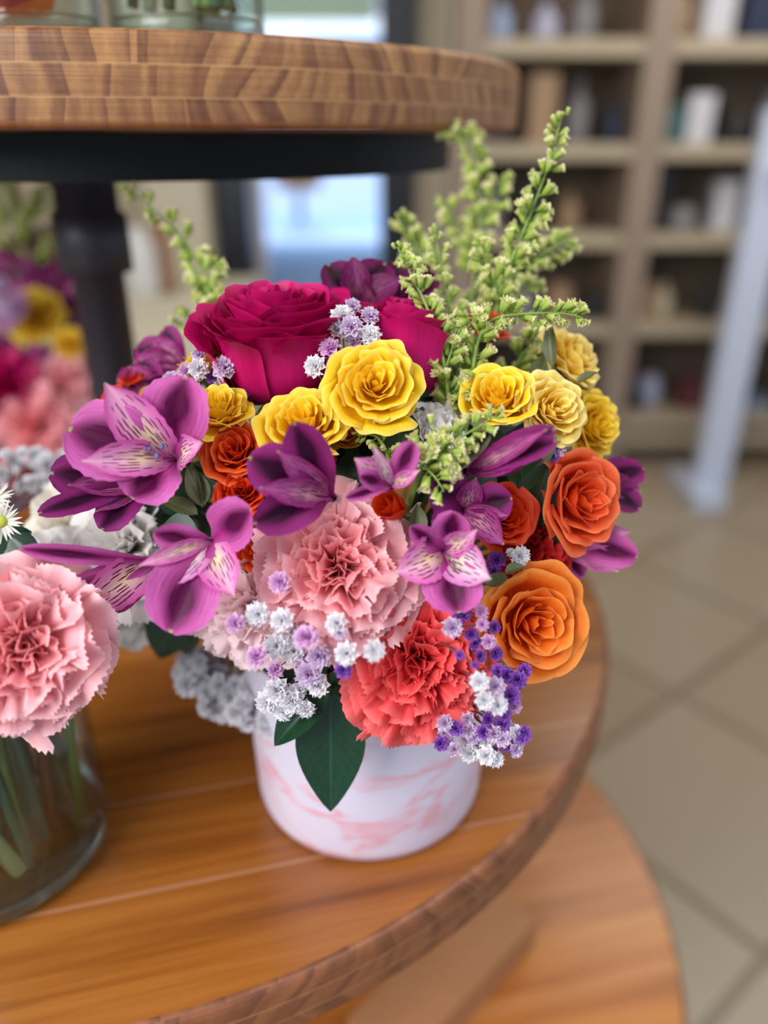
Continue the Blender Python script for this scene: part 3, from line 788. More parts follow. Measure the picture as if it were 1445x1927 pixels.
# ------------------------------------------------------------------ alstroemeria
def make_alstro(label, px, py, d, petals, face=(0, 0, 1), dark=False, seed=1, stamens=(), depth=.5, cat='alstroemeria', white=False, anth='anther', stem=True, hub=None, group=None, ref=120):
    """petals: (angle deg, length px, width px, 'o'/'i', lean) laid out round the throat; lean = how far the tip comes forward"""
    pos = P(px, py, d); s = d / F                    # local unit = one pixel at that distance
    root = empty('alstroemeria', frame(pos, face), label, cat, group)
    Sc = Matrix.Diagonal((s, s, s, 1))
    rg = np.random.RandomState(seed)
    nu, nv = 17, 21
    v = np.linspace(0, 1, nv)[None, :]; u = np.linspace(-1, 1, nu)[:, None]
    D = ref * depth
    for i, (ang, L, W, kd, lean) in enumerate(petals):
        a0 = math.radians(22); a1 = math.radians(92 - lean)
        q = np.clip(v / .75, 0, 1); th = a0 + (a1 - a0) * (q * q * (3 - 2 * q)) + math.radians(16) * np.clip((v - .8) / .2, 0, 1)
        cr = np.concatenate([[[0.0]], np.cumsum((np.sin(th[:, 1:]) + np.sin(th[:, :-1])) / 2, axis=1)], axis=1) / (nv - 1)
        cz = np.concatenate([[[0.0]], np.cumsum((np.cos(th[:, 1:]) + np.cos(th[:, :-1])) / 2, axis=1)], axis=1) / (nv - 1)
        k = L / max(cr[0, -1], .25)
        cr = cr * k; cz = cz * k - D
        if kd.startswith('o'):
            wp = (.10 + .9 * np.sin(np.clip(v ** 1.35, 0, 1) * math.pi * .86) ** .9) * (1 - np.clip(v - .93, 0, 1) ** 1.0 * 9.0)
            cup = .16
        else:
            wp = (.16 + .84 * np.sin(np.clip(v ** 1.1, 0, 1) * math.pi) ** .9) * (1 - .0 * v)
            wp = wp * np.clip(1.35 - v ** 6 * 1.15, 0, 1)
            cup = .32
        ruf = rg.uniform(-.5, .5)
        p1, p2 = rg.uniform(0, 6.28, 2)
        off = u * W / 2 * wp * (1 + .03 * np.sin(v * 60 + p1) * np.abs(u))
        h = cup * W / 2 * wp * u ** 2 + .05 * W * np.sin(v * 7 + p1) * u + .045 * W * np.sin(v * 11 + p2) * u ** 2 - .05 * W * np.exp(-(u * 5) ** 2) * wp
        tw = rg.uniform(-.18, .18) * v
        o2 = off * np.cos(tw) - h * np.sin(tw); h2 = off * np.sin(tw) + h * np.cos(tw)
        nr, nz_ = -np.cos(th), np.sin(th)
        rr = cr + h2 * nr; zz = cz + h2 * nz_
        ph = math.radians(ang) + .0
        bend = rg.uniform(-.10, .10) * v ** 2 * L
        o2 = o2 + bend
        X = rr * math.cos(ph) - o2 * math.sin(ph); Yv = rr * math.sin(ph) + o2 * math.cos(ph)
        mt = ('al_out_d' if dark else 'al_out') if kd[0] == 'o' else ('al_in_d' if dark else ('al_in_w' if (white and kd == 'iw') else 'al_in'))
        if dark == 2: mt = 'al_out_w' if kd[0] == 'o' else 'al_in_e'
        b = MB(); b.grid(X, Yv, zz, (u + 1) / 2 + 0 * v, v + 0 * u)
        b.build('outer_petal' if kd[0] == 'o' else 'inner_petal', M[mt], root, Sc)
    for (ax, ay, az) in stamens:
        e = Vector((ax, ay, az)); st_ = Vector((0, 0, -D * .8))
        mid = (e + st_) * .5 + Vector((ax * .1, ay * .1 - 6, 8))
        b = MB(); b.tube([st_, st_.lerp(mid, .6), mid, mid.lerp(e, .6) + Vector((0, 0, 2)), e], 1.5, 5); f_ = b.build('filament', M['filament'], root, Sc)
        b = MB(); b.lathe([(.1, -6.5), (3.0, -5), (4.2, 0), (3.0, 5), (.1, 6.5)], 10)
        aa = MB(); 
        vs = [Matrix.Rotation(rg.uniform(.6, 1.6), 3, 'X') @ Vector(p) + e for p in b.v]
        aa.add(vs, b.f, None); aa.build('anther', M[anth], f_)
    b = MB(); b.lathe([(1, -D - 34), (6.5, -D - 30), (9, -D - 14), (8, -D + 2)], 12); b.build('ovary', M['stem_dark'], root, Sc)
    if stem: add_stem(root, (0, 0, (-D - 30) * s), .0013, hub)
    return root

# ------------------------------------------------------------------ baby's breath
def gyp_mesh(name, mat, seed):
    rg = np.random.RandomState(seed); mb = MB()
    v = np.linspace(0, 1, 4)[None, :]; u = np.linspace(-1, 1, 5)[:, None]
    for i in range(30):
        k = i / 30; phi = i * 2.4; th = 1.45 - 1.15 * (1 - k) if i < 30 else 0
        th = .1 + 1.6 * k + rg.uniform(-.15, .15); L = 1.05 - .2 * (1 - k)
        ll = L * v * (1 + .18 * np.abs(u) * v - .10 * v); wv_ = ll * .52 * u * (.6 + .4 * v)
        hh = .12 * np.sin(u * 4 + rg.uniform(0, 6)) * v
        rr = ll * math.sin(th) - hh * math.cos(th); zz = ll * math.cos(th) + hh * math.sin(th) - .3
        X = rr * math.cos(phi) - wv_ * math.sin(phi); Yv = rr * math.sin(phi) + wv_ * math.cos(phi)
        mb.grid(X, Yv, zz, (u + 1) / 2 + 0 * v, v + 0 * u)
    mb.lathe([(.02, -.75), (.16, -.6), (.2, -.3)], 7, mi=1)
    return mb.mesh(name, [mat, M['stem_dark']])
GYP = {k: [gyp_mesh('blossom_%s' % k, M['bb_' + k], 10 + i + j) for j in range(2)] for i, k in enumerate(('lav', 'pur', 'white', 'pink'))}
def make_gyp(label, base, pts, seed=1, group=None):
    """pts: (px, py, rpx, depth, colour)"""
    base = Vector(base)
    root = empty('babys_breath_spray', Matrix.Translation(base), label, "baby's breath", group)
    rg = random.Random(seed); mb = MB()
    cen = sum((P(p[0], p[1], p[3]) for p in pts), Vector()) / len(pts)
    node = base.lerp(cen + (cen - P(cen.x, 0, 0)) * 0 + FW * .012, .6)
    mb.tube([base - base, (base.lerp(node, .5) - base) + Vector((0, 0, .004)), node - base], .0007, 5)
    for (px, py, r, d, c) in pts:
        q = P(px, py, d); s = r * d / F
        n = (q - node).normalized() * .6 - FW * rg.uniform(.3, 1.0) + RT * rg.uniform(-.4, .4) + UP * rg.uniform(-.3, .5)
        n.normalize()
        mid = node.lerp(q, .55) + FW * .004 - n * .002
        mb.tube([node - base, mid - base, q - n * s * .6 - base], [.0005, .0004, .0003], 4)
        Mx = n.to_track_quat('Z', 'Y').to_matrix().to_4x4() @ Matrix.Rotation(rg.uniform(0, 6), 4, 'Z')
        Mx = Matrix.Translation(q - base) @ Mx @ Matrix.Diagonal((s, s, s, 1))
        link('blossom', rg.choice(GYP[c]), root, Mx)
    mb.build('stem', M['bb_stem'], root)
    return root

# ------------------------------------------------------------------ goldenrod
def gold_mesh(name, seed, openf=1.0):
    rg = np.random.RandomState(seed); mb = MB()
    mb.lathe([(.05, 0), (.17, .12), (.24, .45), (.30, .78), (.22, .82)], 8, mi=0)
    v = np.linspace(0, 1, 3)[None, :]; u = np.linspace(-1, 1, 3)[:, None]
    for i in range(11):
        phi = i * .571 + rg.uniform(-.2, .2); th = .1 + .8 * openf * rg.uniform(.5, 1.2); L = .28 * openf + .12
        ll = L * v; wv_ = .12 * u * np.sin(np.pi * (.25 + .6 * v))
        rr = .2 + ll * math.sin(th); zz = .74 + ll * math.cos(th) - .0 * u
        X = rr * math.cos(phi) - wv_ * math.sin(phi); Yv = rr * math.sin(phi) + wv_ * math.cos(phi)
        mb.grid(X, Yv, zz + 0 * u, (u + 1) / 2 + 0 * v, v + 0 * u, mi=1)
    for i in range(4):
        a = i * 1.57 + .4; mb.lathe([(.01, 1.02), (.06, .98), (.06, .76)], 5, (.09 * math.cos(a), .09 * math.sin(a), 0), mi=1)
    return mb.mesh(name, [M['gr_cup'], M['gr_ray']])
GOLD = [gold_mesh('floret_mesh', 1, 1.0), gold_mesh('floret_mesh', 2, .7), gold_mesh('floret_mesh', 3, .25)]
def make_gold(label, path, n, fpx, spread, seed=1, tip_bud=.15, branches=(), stem_r=.0011, mode=None, group=None, to_hub=True):
    """path: [(px, py, depth)...] tip last"""
    pts = [P(*p) for p in path]
    root = empty('goldenrod_sprig', Matrix.Translation(pts[0]), label, 'goldenrod', group)
    o0 = pts[0]; rg = random.Random(seed); mb = MB()
    def lerp_path(pp, q):
        q = q * (len(pp) - 1); i = min(int(q), len(pp) - 2); f = q - i
        a = pp[max(i - 1, 0)]; b_ = pp[i]; c = pp[i + 1]; d_ = pp[min(i + 2, len(pp) - 1)]
        return .5 * ((2 * b_) + (c - a) * f + (2 * a - 5 * b_ + 4 * c - d_) * f * f + (3 * b_ - a - 3 * c + d_) * f ** 3)
    def one(pp, n, r0, sp):
        sm = [lerp_path(pp, i / 18) for i in range(19)]
        mb.tube([p - o0 for p in sm], [r0 * (1 - .7 * i / 18) for i in range(19)], 6)
        s0 = fpx * path[0][2] / F
        for i in range(n):
            q = .03 + .97 * (i + rg.uniform(-.3, .3)) / n; q = min(max(q, 0), 1)
            p = lerp_path(pp, q); t_ = (lerp_path(pp, min(1, q + .03)) - lerp_path(pp, max(0, q - .03))).normalized()
            an = rg.uniform(0, 6.283)
            a_ = t_.cross(FW).normalized(); b2 = t_.cross(a_)
            if rg.random() < .65: an = rg.choice((0, math.pi)) + rg.uniform(-.7, .7)
            o_ = a_ * math.cos(an) + b2 * math.sin(an)
            taper = 1 - .55 * q ** 2
            lp = p + (o_ * .75 + t_ * .35) * s0 * sp * taper * rg.uniform(.35, 1.1)
            di = (o_ * .8 + t_ * .75 + Vector((rg.uniform(-.3, .3), rg.uniform(-.3, .3), rg.uniform(-.2, .4)))).normalized()
            if q > .95: di = t_
            sc = s0 * (1 - .45 * q ** 3) * rg.uniform(.8, 1.15)
            mb.tube([p - o0, (p * .5 + lp * .5) + t_ * s0 * .1 - o0, lp - o0], .0003, 3)
            Mx = Matrix.Translation(lp - o0) @ di.to_track_quat('Z', 'Y').to_matrix().to_4x4() @ Matrix.Rotation(rg.uniform(0, 6), 4, 'Z') @ Matrix.Diagonal((sc, sc, sc, 1))
            me = GOLD[2] if (q > 1 - tip_bud or mode == 'bud') else GOLD[rg.choice((0, 0, 1))]
            link('floret', me, root, Mx)
    one(pts, n, stem_r, spread)
    for (bp, bn) in branches:
        one([P(*p) for p in bp], bn, stem_r * .6, spread * .7)
    # small lance leaves on the stem
    if to_hub:
        e = HUB + (pts[0] - HUB) * .15
        mb.tube([pts[0] - o0, (pts[0].lerp(e, .5) + FW * .01) - o0, e - o0], .0011, 6)
    mb.build('stem', M['gr_stem'], root)
    return root

# ------------------------------------------------------------------ the main bouquet
def dd(px, py, off=0.0):
    r = math.hypot((px - 655) / 560, (py - 960) / 520)
    return   .380 - .062 * math.sqrt(max(0, 1 - min(r, 1) ** 2)) + off

# roses
make_rose('hot pink garden rose with ruffled rim, largest bloom at the top of the bouquet', 510, 574, 130, dd(520, 600, .012), (-.04, .86, .50), 'hot_pink', 'tall', 5, 20, 'hot_pink_side')
make_rose('half-open hot pink rose behind the right side of the white and lavender filler', 762, 572, 92, dd(765, 600, .02), (.06, .9, .40), 'hot_pink', 'cup', 8, 60, 'hot_pink_side')
Yr = [
 ('fully open yellow spray rose in front of the two hot pink roses', 708, 712, 86, -.006, (.08, .22, 1), 'yellow', 'open', 11),
 ('ruffled yellow spray rose under the big hot pink rose, cream petal at its left', 562, 775, 86, .0, (-.12, .55, .85), 'yellow', 'open', 12),
 ('small yellow spray rose right of the large purple lily blossom', 405, 748, 62, .0, (.05, .72, .75), 'yellow', 'open', 13),
 ('round yellow spray rose with tightly coiled heart beneath the goldenrod', 936, 728, 70, .004, (-.15, .55, .85), 'yellow', 'round', 14),
 ('topmost yellow spray rose at the right, turned away from view', 1098, 655, 68, .004, (.55, .45, .55), 'yellow_pale', 'open', 15),
 ('pale yellow spray rose in the middle of the three at the right', 1058, 762, 68, -.006, (.35, .15, .95), 'yellow_pale', 'open', 16),
 ('lowest yellow spray rose at the right edge, above the coral orange rose', 1140, 796, 62, .012, (.55, .05, .8), 'yellow', 'open', 17),
 ('yellow spray rose half hidden left of the big hot pink rose', 362, 672, 56, .022, (-.45, .75, .3), 'yellow', 'open', 18),
 ('shaded yellow rose bud beneath the fully open yellow rose', 652, 812, 40, .012, (.1, .1, .9), 'yellow', 'bud', 19),
 ('tiny yellow rose edge showing behind the large purple lily blossom', 277, 745, 24, .03, (-.2, .3, .9), 'yellow', 'bud', 20)]
for (lb, x, y, r, o, f, m, k, sd) in Yr:
    make_rose(lb, x, y, r, dd(x, y, o), f, m, k, sd, sd * 31, group='yellow spray roses in the bouquet')
Or = [
 ('orange-red spray rose below the small yellow rose on the left', 437, 838, 60, .002, (0, .35, .95), 'orange_red', 'round', 31),
 ('dark orange-red spray rose with crinkled centre under the other orange-red one', 455, 918, 52, .004, (.1, .3, .9), 'orange_deep', 'open', 32),
 ('orange rose peeking out behind the closed wine-purple blossom', 604, 850, 34, .014, (.5, .2, .7), 'orange_deep', 'open', 33),
 ('vivid red-orange rose mostly hidden left of the pink carnation', 478, 1030, 62, .012, (-.2, -.1, .95), 'orange_red', 'round', 34),
 ('deep orange-red rose in the shade left of the coral orange rose', 955, 972, 62, .006, (.2, .05, .95), 'orange_deep', 'round', 35),
 ('coral orange rose with green sepals at the right of the bouquet', 1118, 938, 88, -.002, (.46, .03, .88), 'coral', 'round', 36),
 ('large bright orange rose at the lower right of the bouquet', 1022, 1176, 104, -.010, (.24, -.02, .97), 'orange', 'round', 37),
 ('small closed red-orange rose bud above the pink carnation', 722, 948, 36, -.004, (-.55, .25, .65), 'orange_deep', 'bud', 38),
 ('small orange rose tip at the far left behind the purple blossoms', 205, 748, 30, .03, (-.4, .3, .8), 'orange_deep', 'round', 39),
 ('orange rose glimpsed behind the horizontal goldenrod', 925, 600, 40, .035, (.2, .6, .7), 'orange_deep', 'round', 40),
 ('orange rose glimpsed behind the left yellow rose', 245, 700, 24, .04, (-.2, .6, .7), 'orange_deep', 'round', 41)]
for (lb, x, y, r, o, f, m, k, sd) in Or:
    make_rose(lb, x, y, r, dd(x, y, o), f, m, k, sd, sd * 31, group='orange roses in the bouquet')

# carnations
make_carnation('large soft pink carnation at the centre of the bouquet', 628, 1052, 142, dd(628, 1050, -.002), (-.02, .30, 1), 'pink', 3, 0, 56, 'pink_deep')
make_carnation('pale pink carnation drooping beneath the purple blossoms at lower left', 462, 1172, 118, dd(462, 1172, .018), (-.25, -.45, .85), 'pink_pale', 4, 30, 44)
make_carnation('coral red carnation hanging over the rim of the bucket', 792, 1262, 136, dd(792, 1262, -.004), (.08, -.12, 1), 'coral_red', 5, 40, 56)
make_carnation('deep red carnation shaded behind the bright orange rose', 1010, 1032, 76, dd(1010, 1030, .022), (.2, .1, .95), 'red', 6, 0, 36)
make_carnation('white carnation peeking out behind the goldenrod tuft', 800, 800, 66, dd(800, 800, .022), (-.1, .5, .8), 'white', 7, 0, 36)
make_carnation('white carnation behind the purple blossoms on the left side', 215, 1030, 112, dd(255, 1020, .03), (-.3, .1, .95), 'white', 8, 0, 44)

# alstroemerias: petals (angle, length, width, kind, lean)
make_alstro('largest open purple alstroemeria with streaked throat at the left of the bouquet', 318, 862, dd(318, 862, -.012),
            [(76, 150, 135, 'o', 22), (163, 178, 150, 'o', 8), (238, 96, 118, 'o', 30), (129, 158, 92, 'i', 26), (181, 130, 68, 'i', 38), (16, 76, 66, 'i', 44)],
            seed=1, stamens=[(-33, 36, 14), (-52, 30, 10), (-30, 16, 22), (-6, 20, 24), (-14, 2, 30)], depth=.40)
make_alstro('dark purple alstroemeria in side view tucked below the largest one', 262, 905, dd(262, 905, .004),
            [(176, 150, 88, 'o', 18), (204, 168, 46, 'o', 26), (241, 108, 72, 'o', 30), (190, 110, 50, 'i', 40), (225, 90, 40, 'i', 40)], dark=True, seed=2, depth=.5)
make_alstro('open purple alstroemeria with yellow-streaked petal at lower left', 388, 1020, dd(388, 1020, -.016),
            [(28, 112, 98, 'o', 34), (252, 172, 132, 'o', 12), (168, 92, 52, 'o', 30), (303, 116, 78, 'i', 24), (228, 104, 66, 'iw', 34), (196, 112, 34, 'i', 40)],
            seed=3, stamens=[(8, -60, 12), (0, -76, 8), (14, -72, 18), (30, -78, 26)], depth=.42, white=True)
make_alstro('purple alstroemeria facing the left carnation with long thin upper petal', 282, 1058, dd(282, 1058, .004),
            [(168, 188, 34, 'o', 36), (206, 172, 64, 'o', 26), (244, 104, 50, 'o', 30), (217, 140, 82, 'i', 40), (236, 116, 44, 'i', 30), (280, 74, 40, 'i', 40)],
            seed=4, stamens=[(-66, -84, 14), (-100, -90, 12)], anth='anther_green', depth=.5)
make_alstro('wine-purple half-closed alstroemeria above the pink carnation', 622, 935, dd(622, 930, -.008),
            [(154, 158, 104, 'o', 22), (118, 142, 82, 'o', 34), (196, 140, 82, 'o', 30), (172, 120, 54, 'i', 44), (140, 120, 50, 'i', 40)], dark=True, seed=5, depth=.4)
make_alstro('small curled purple alstroemeria between the yellow rose and goldenrod tuft', 736, 912, dd(736, 912, -.012),
            [(150, 82, 62, 'i', 36), (114, 78, 26, 'iw', 44), (196, 88, 26, 'o', 30), (58, 88, 50, 'o', 30), (24, 60, 30, 'i', 40), (170, 60, 40, 'o', 50)], dark=False, seed=6, depth=.35, white=True)
make_alstro('open purple alstroemeria with white dark-streaked petal right of centre', 838, 1040, dd(838, 1040, -.014),
            [(276, 112, 112, 'o', 18), (80, 78, 74, 'o', 44), (146, 84, 44, 'o', 34), (336, 92, 84, 'iw', 36), (196, 100, 86, 'i', 26), (40, 70, 50, 'i', 50)],
            seed=7, stamens=[(-10, -14, 22), (4, -8, 20), (14, -28, 26)], white=True, anth='anther_green', depth=.4)
make_alstro('shaded purple alstroemeria directly behind the white-streaked one', 878, 958, dd(878, 958, -.002),
            [(140, 84, 88, 'o', 26), (14, 84, 76, 'o', 28), (222, 80, 78, 'o', 30), (318, 92, 60, 'i', 30), (80, 60, 50, 'i', 40), (345, 76, 30, 'i', 30)], dark=True, seed=8, depth=.4)
make_alstro('long closed purple alstroemeria bud pointing right above the coral rose', 882, 886, dd(882, 886, .0),
            [(30, 150, 52, 'o', 40), (20, 140, 46, 'o', 48), (12, 124, 48, 'i', 44), (26, 128, 36, 'i', 56), (4, 100, 40, 'o', 36)], dark=True, seed=9, depth=.3)
make_alstro('dark wine alstroemeria behind the gap between the hot pink roses', 672, 560, dd(690, 560, .035),
            [(128, 92, 74, 'o', 20), (60, 92, 84, 'o', 20), (92, 86, 60, 'i', 30), (165, 70, 60, 'o', 20), (20, 90, 70, 'i', 30)], (0, .35, .9), 2, 10)
make_alstro('dark wine alstroemeria beneath the tip of the left goldenrod spray', 765, 560, dd(770, 545, .035),
            [(108, 84, 74, 'o', 20), (50, 84, 70, 'o', 20), (155, 90, 70, 'o', 20), (78, 80, 60, 'i', 30), (5, 70, 60, 'i', 30)], (.1, .35, .9), 2, 11)
make_alstro('purple alstroemeria out of focus behind the left yellow rose', 320, 665, dd(320, 665, .045),
            [(120, 70, 60, 'o', 20), (165, 84, 60, 'o', 20), (210, 80, 60, 'o', 20), (140, 66, 44, 'i', 30), (190, 76, 50, 'i', 30)], (-.3, .3, .9), True, 12)
make_alstro('purple alstroemeria out of focus above the orange tip at far left', 275, 722, dd(275, 722, .04),
            [(110, 60, 60, 'o', 20), (165, 74, 60, 'o', 20), (230, 70, 60, 'o', 20), (140, 60, 44, 'i', 30)], (-.3, .1, .9), True, 13)
make_alstro('purple alstroemeria poking out behind the coral orange rose at the right', 1130, 905, dd(1130, 905, .03),
            [(18, 88, 60, 'o', 30), (350, 84, 50, 'i', 30), (322, 90, 56, 'o', 30), (40, 70, 40, 'i', 30)], (.3, 0, .9), True, 14)
make_alstro('purple alstroemeria below the coral orange rose, out of focus', 1060, 1015, dd(1060, 1015, .03),
            [(348, 130, 66, 'o', 30), (330, 112, 56, 'i', 30), (4, 120, 50, 'i', 30), (300, 80, 50, 'o', 30)], (.3, 0, .9), False, 15)

# goldenrod
make_gold('tall upright goldenrod spray with bright tip rising at the right', [(925, 640, .39), (940, 550, .385), (975, 460, .382), (1005, 385, .38), (1035, 300, .38), (1058, 215, .38)], 62, 26, .85, 1, .12,
          branches=[([(945, 570, .385), (920, 510, .383), (905, 455, .382)], 24), ([(965, 500, .384), (990, 430, .382), (1030, 390, .382)], 12)])
make_gold('goldenrod spray arching left in front of the second hot pink rose', [(845, 770, .355), (835, 680, .352), (808, 590, .352), (775, 520, .355), (748, 465, .36)], 66, 25, .8, 2, .08,
          branches=[([(840, 690, .352), (855, 640, .35), (860, 600, .35)], 16)])
make_gold('horizontal goldenrod spray reaching right over the topmost yellow rose', [(890, 700, .355), (900, 640, .352), (930, 600, .35), (1000, 590, .348), (1060, 590, .346), (1098, 598, .345)], 60, 26, .75, 3, .03,
          branches=[([(905, 640, .352), (890, 600, .35), (868, 610, .35), (850, 640, .35)], 20), ([(900, 690, .352), (880, 730, .35), (868, 770, .35)], 16)])
make_gold('bright yellow-green goldenrod tuft at the heart of the bouquet', [(785, 905, .315), (800, 862, .312), (838, 838, .310), (880, 815, .308), (935, 782, .306)], 44, 28, .95, 4, .0,
          branches=[([(800, 875, .312), (835, 855, .308), (868, 880, .306)], 16), ([(795, 870, .312), (800, 840, .31), (820, 800, .31)], 12), ([(800, 880, .31), (820, 900, .307), (836, 925, .306)], 8)])
make_gold('dense goldenrod cluster wedged left of the coiled yellow rose', [(862, 800, .362), (855, 740, .362), (862, 680, .365), (850, 600, .372), (835, 520, .38), (815, 430, .385)], 70, 26, .95, 5, .05)
make_gold('soft-focus goldenrod spray reaching up under the top board', [(888, 620, .46), (892, 520, .47), (905, 420, .475), (900, 330, .48), (880, 262, .48), (830, 238, .48)], 74, 27, 1.0, 6, .05,
          branches=[([(895, 480, .47), (860, 420, .47), (840, 380, .47)], 14), ([(900, 420, .47), (930, 370, .47), (945, 330, .47)], 10)])
make_gold('goldenrod spray leaning right behind the tall one', [(915, 620, .41), (940, 550, .42), (985, 500, .425), (1035, 470, .43), (1075, 452, .435)], 56, 27, 1.0, 7, .05,
          branches=[([(930, 580, .41), (965, 560, .42), (1010, 530, .42)], 18)])
make_gold('goldenrod spray behind the hot pink rose gap, soft in focus', [(850, 620, .44), (820, 540, .445), (785, 470, .45), (755, 410, .455)], 46, 26, 1.0, 8, .05)
make_gold('lone goldenrod spray leaning left above the hot pink rose', [(412, 600, .43), (396, 555, .43), (372, 495, .435), (325, 425, .44), (235, 350, .44)], 54, 26, .8, 9, .1,
          branches=[([(408, 590, .43), (400, 540, .43), (408, 490, .43)], 12)])
make_gold('low goldenrod tuft behind the left yellow rose', [(420, 622, .43), (390, 606, .43), (355, 606, .435), (330, 610, .44)], 22, 24, .7, 10, .1)
make_gold('green goldenrod buds beneath the fully open yellow rose', [(735, 880, .335), (725, 845, .332), (705, 820, .33), (672, 818, .33)], 20, 20, 1.1, 11, .3, mode='bud')
make_gold('shaded goldenrod filling the gap above the coiled yellow rose', [(960, 720, .385), (975, 680, .385), (1000, 650, .385), (1035, 640, .388)], 40, 25, 1.1, 12, .05)

# baby's breath
rg = random.Random(21)
def cluster(cx, cy, w_, h_, n, r, d, cols_, jit=.006):
    o = []
    for i in range(n):
        for _ in range(30):
            x = cx + rg.uniform(-w_, w_); y = cy + rg.uniform(-h_, h_)
            if all(math.hypot(x - q[0], y - q[1]) > r * .95 for q in o) and ((x - cx) / w_) ** 2 + ((y - cy) / h_) ** 2 < 1.05: break
        o.append((x, y, r * rg.uniform(.8, 1.15), d + rg.uniform(-jit, jit), rg.choice(cols_)))
    return o
make_gyp("lavender and white baby's breath tucked between the two hot pink roses", HUB, [(645, 590, 22, .336, 'white'), (660, 612, 21, .333, 'lav'), (637, 618, 19, .337, 'white'), (620, 652, 20, .332, 'pink'), (591, 688, 20, .328, 'white'),
          (697, 592, 18, .338, 'lav'), (697, 628, 20, .335, 'white'), (664, 574, 15, .345, 'lav'), (606, 632, 16, .345, 'pur'), (628, 680, 14, .34, 'pur'), (626, 706, 13, .34, 'pur'), (680, 655, 13, .342, 'pur'), (665, 640, 15, .34, 'lav'), (610, 612, 14, .345, 'pur')], 1)
make_gyp("small lavender baby's breath sprig left of the big hot pink rose", HUB, [(373, 693, 19, .345, 'white'), (422, 690, 22, .342, 'lav'), (348, 697, 16, .348, 'pink'), (373, 665, 15, .35, 'lav'), (322, 710, 15, .35, 'lav'), (398, 708, 13, .35, 'pur'), (362, 722, 14, .35, 'lav'), (466, 733, 11, .35, 'pur')], 2)
make_gyp("white and lavender baby's breath beneath the pink carnation", HUB, [(525, 1095, 20, .308, 'pink'), (484, 1155, 22, .305, 'white'), (530, 1166, 22, .303, 'white'), (574, 1198, 23, .30, 'pink'), (632, 1172, 20, .303, 'white'), (640, 1190, 14, .303, 'lav'),
          (442, 1172, 18, .303, 'pink'), (481, 1236, 20, .304, 'pink'), (520, 1215, 24, .315, 'white'), (553, 1225, 22, .318, 'white'), (600, 1235, 22, .315, 'lav'), (580, 1270, 25, .315, 'lav'), (598, 1290, 20, .318, 'white'), (570, 1240, 18, .32, 'pink'), (517, 1262, 16, .32, 'pink'), (545, 1190, 18, .32, 'white')], 3)
make_gyp("two bright white baby's breath blossoms left of the coral carnation", HUB, [(650, 1230, 22, .299, 'white'), (704, 1225, 20, .293, 'white'), (646, 1262, 16, .303, 'pur')], 4)
make_gyp("soft white baby's breath blossoms left of the hanging leaves", HUB, [(520, 1300, 24, .335, 'white'), (548, 1322, 22, .335, 'white'), (500, 1322, 22, .338, 'white'), (530, 1340, 18, .338, 'white'), (575, 1335, 18, .335, 'white'), (560, 1300, 18, .338, 'white')], 5)
make_gyp("violet baby's breath between the coral carnation and the bright orange rose", HUB, [(852, 1182, 19, .308, 'lav'), (906, 1150, 14, .31, 'pink'), (908, 1175, 12, .31, 'pink'), (870, 1155, 17, .325, 'pur'), (888, 1195, 13, .315, 'pur'), (920, 1208, 14, .312, 'pink'), (895, 1210, 14, .325, 'pur'),
          (935, 1230, 14, .325, 'pur'), (865, 1232, 9, .29, 'pur'), (893, 1252, 7, .29, 'pur'), (905, 1235, 12, .32, 'pur'), (930, 1180, 12, .33, 'pur')], 6)
make_gyp("white and violet baby's breath beside the lower edge of the bright orange rose", HUB, [(902, 1283, 18, .30, 'white'), (932, 1293, 18, .305, 'lav'), (912, 1318, 18, .303, 'white'), (938, 1328, 18, .305, 'white'), (962, 1310, 18, .312, 'pur'), (975, 1280, 17, .318, 'pur'), (955, 1272, 16, .32, 'pur'),
          (988, 1262, 14, .322, 'pur'), (950, 1345, 14, .312, 'pur'), (968, 1330, 14, .316, 'pink'), (940, 1265, 16, .325, 'pur')], 7)
make_gyp("lowest violet and white baby's breath hanging right of the coral carnation", HUB, cluster(900, 1385, 88, 34, 22, 15, .325, ['pur', 'lav', 'white', 'lav', 'pur']) + [(915, 1422, 18, .32, 'white'), (935, 1430, 15, .322, 'white'), (972, 1412, 15, .322, 'lav'), (972, 1380, 15, .322, 'white'), (830, 1400, 14, .322, 'pur')], 8)
make_gyp("single off-white baby's breath blossom on the deep red carnation", HUB, [(980, 1046, 18, .335, 'white'), (962, 1040, 9, .336, 'white'), (935, 1052, 17, .345, 'pur'), (930, 1075, 14, .345, 'pur')], 9)
make_gyp("lavender baby's breath hanging between yellow rose and coral rose", HUB, [(1048, 842, 17, .345, 'lav'), (1040, 858, 14, .345, 'pur'), (1064, 826, 12, .35, 'pur')], 10)

# blurred white statice hanging behind, over the left rim of the bucket
make_gyp('out-of-focus white filler flowers hanging over the left side of the bucket', HUB,
         cluster(372, 1262, 42, 36, 16, 22, .44, ['white'], .01) + cluster(430, 1312, 50, 34, 18, 22, .435, ['white'], .01) + cluster(482, 1345, 40, 34, 12, 20, .425, ['white'], .01), 11)
make_carnation('white bloom edge showing above the table, left of the hanging green leaf', 235, 1155, 66, .43, (-.2, -.1, .9), 'white', 61, 0, 30)

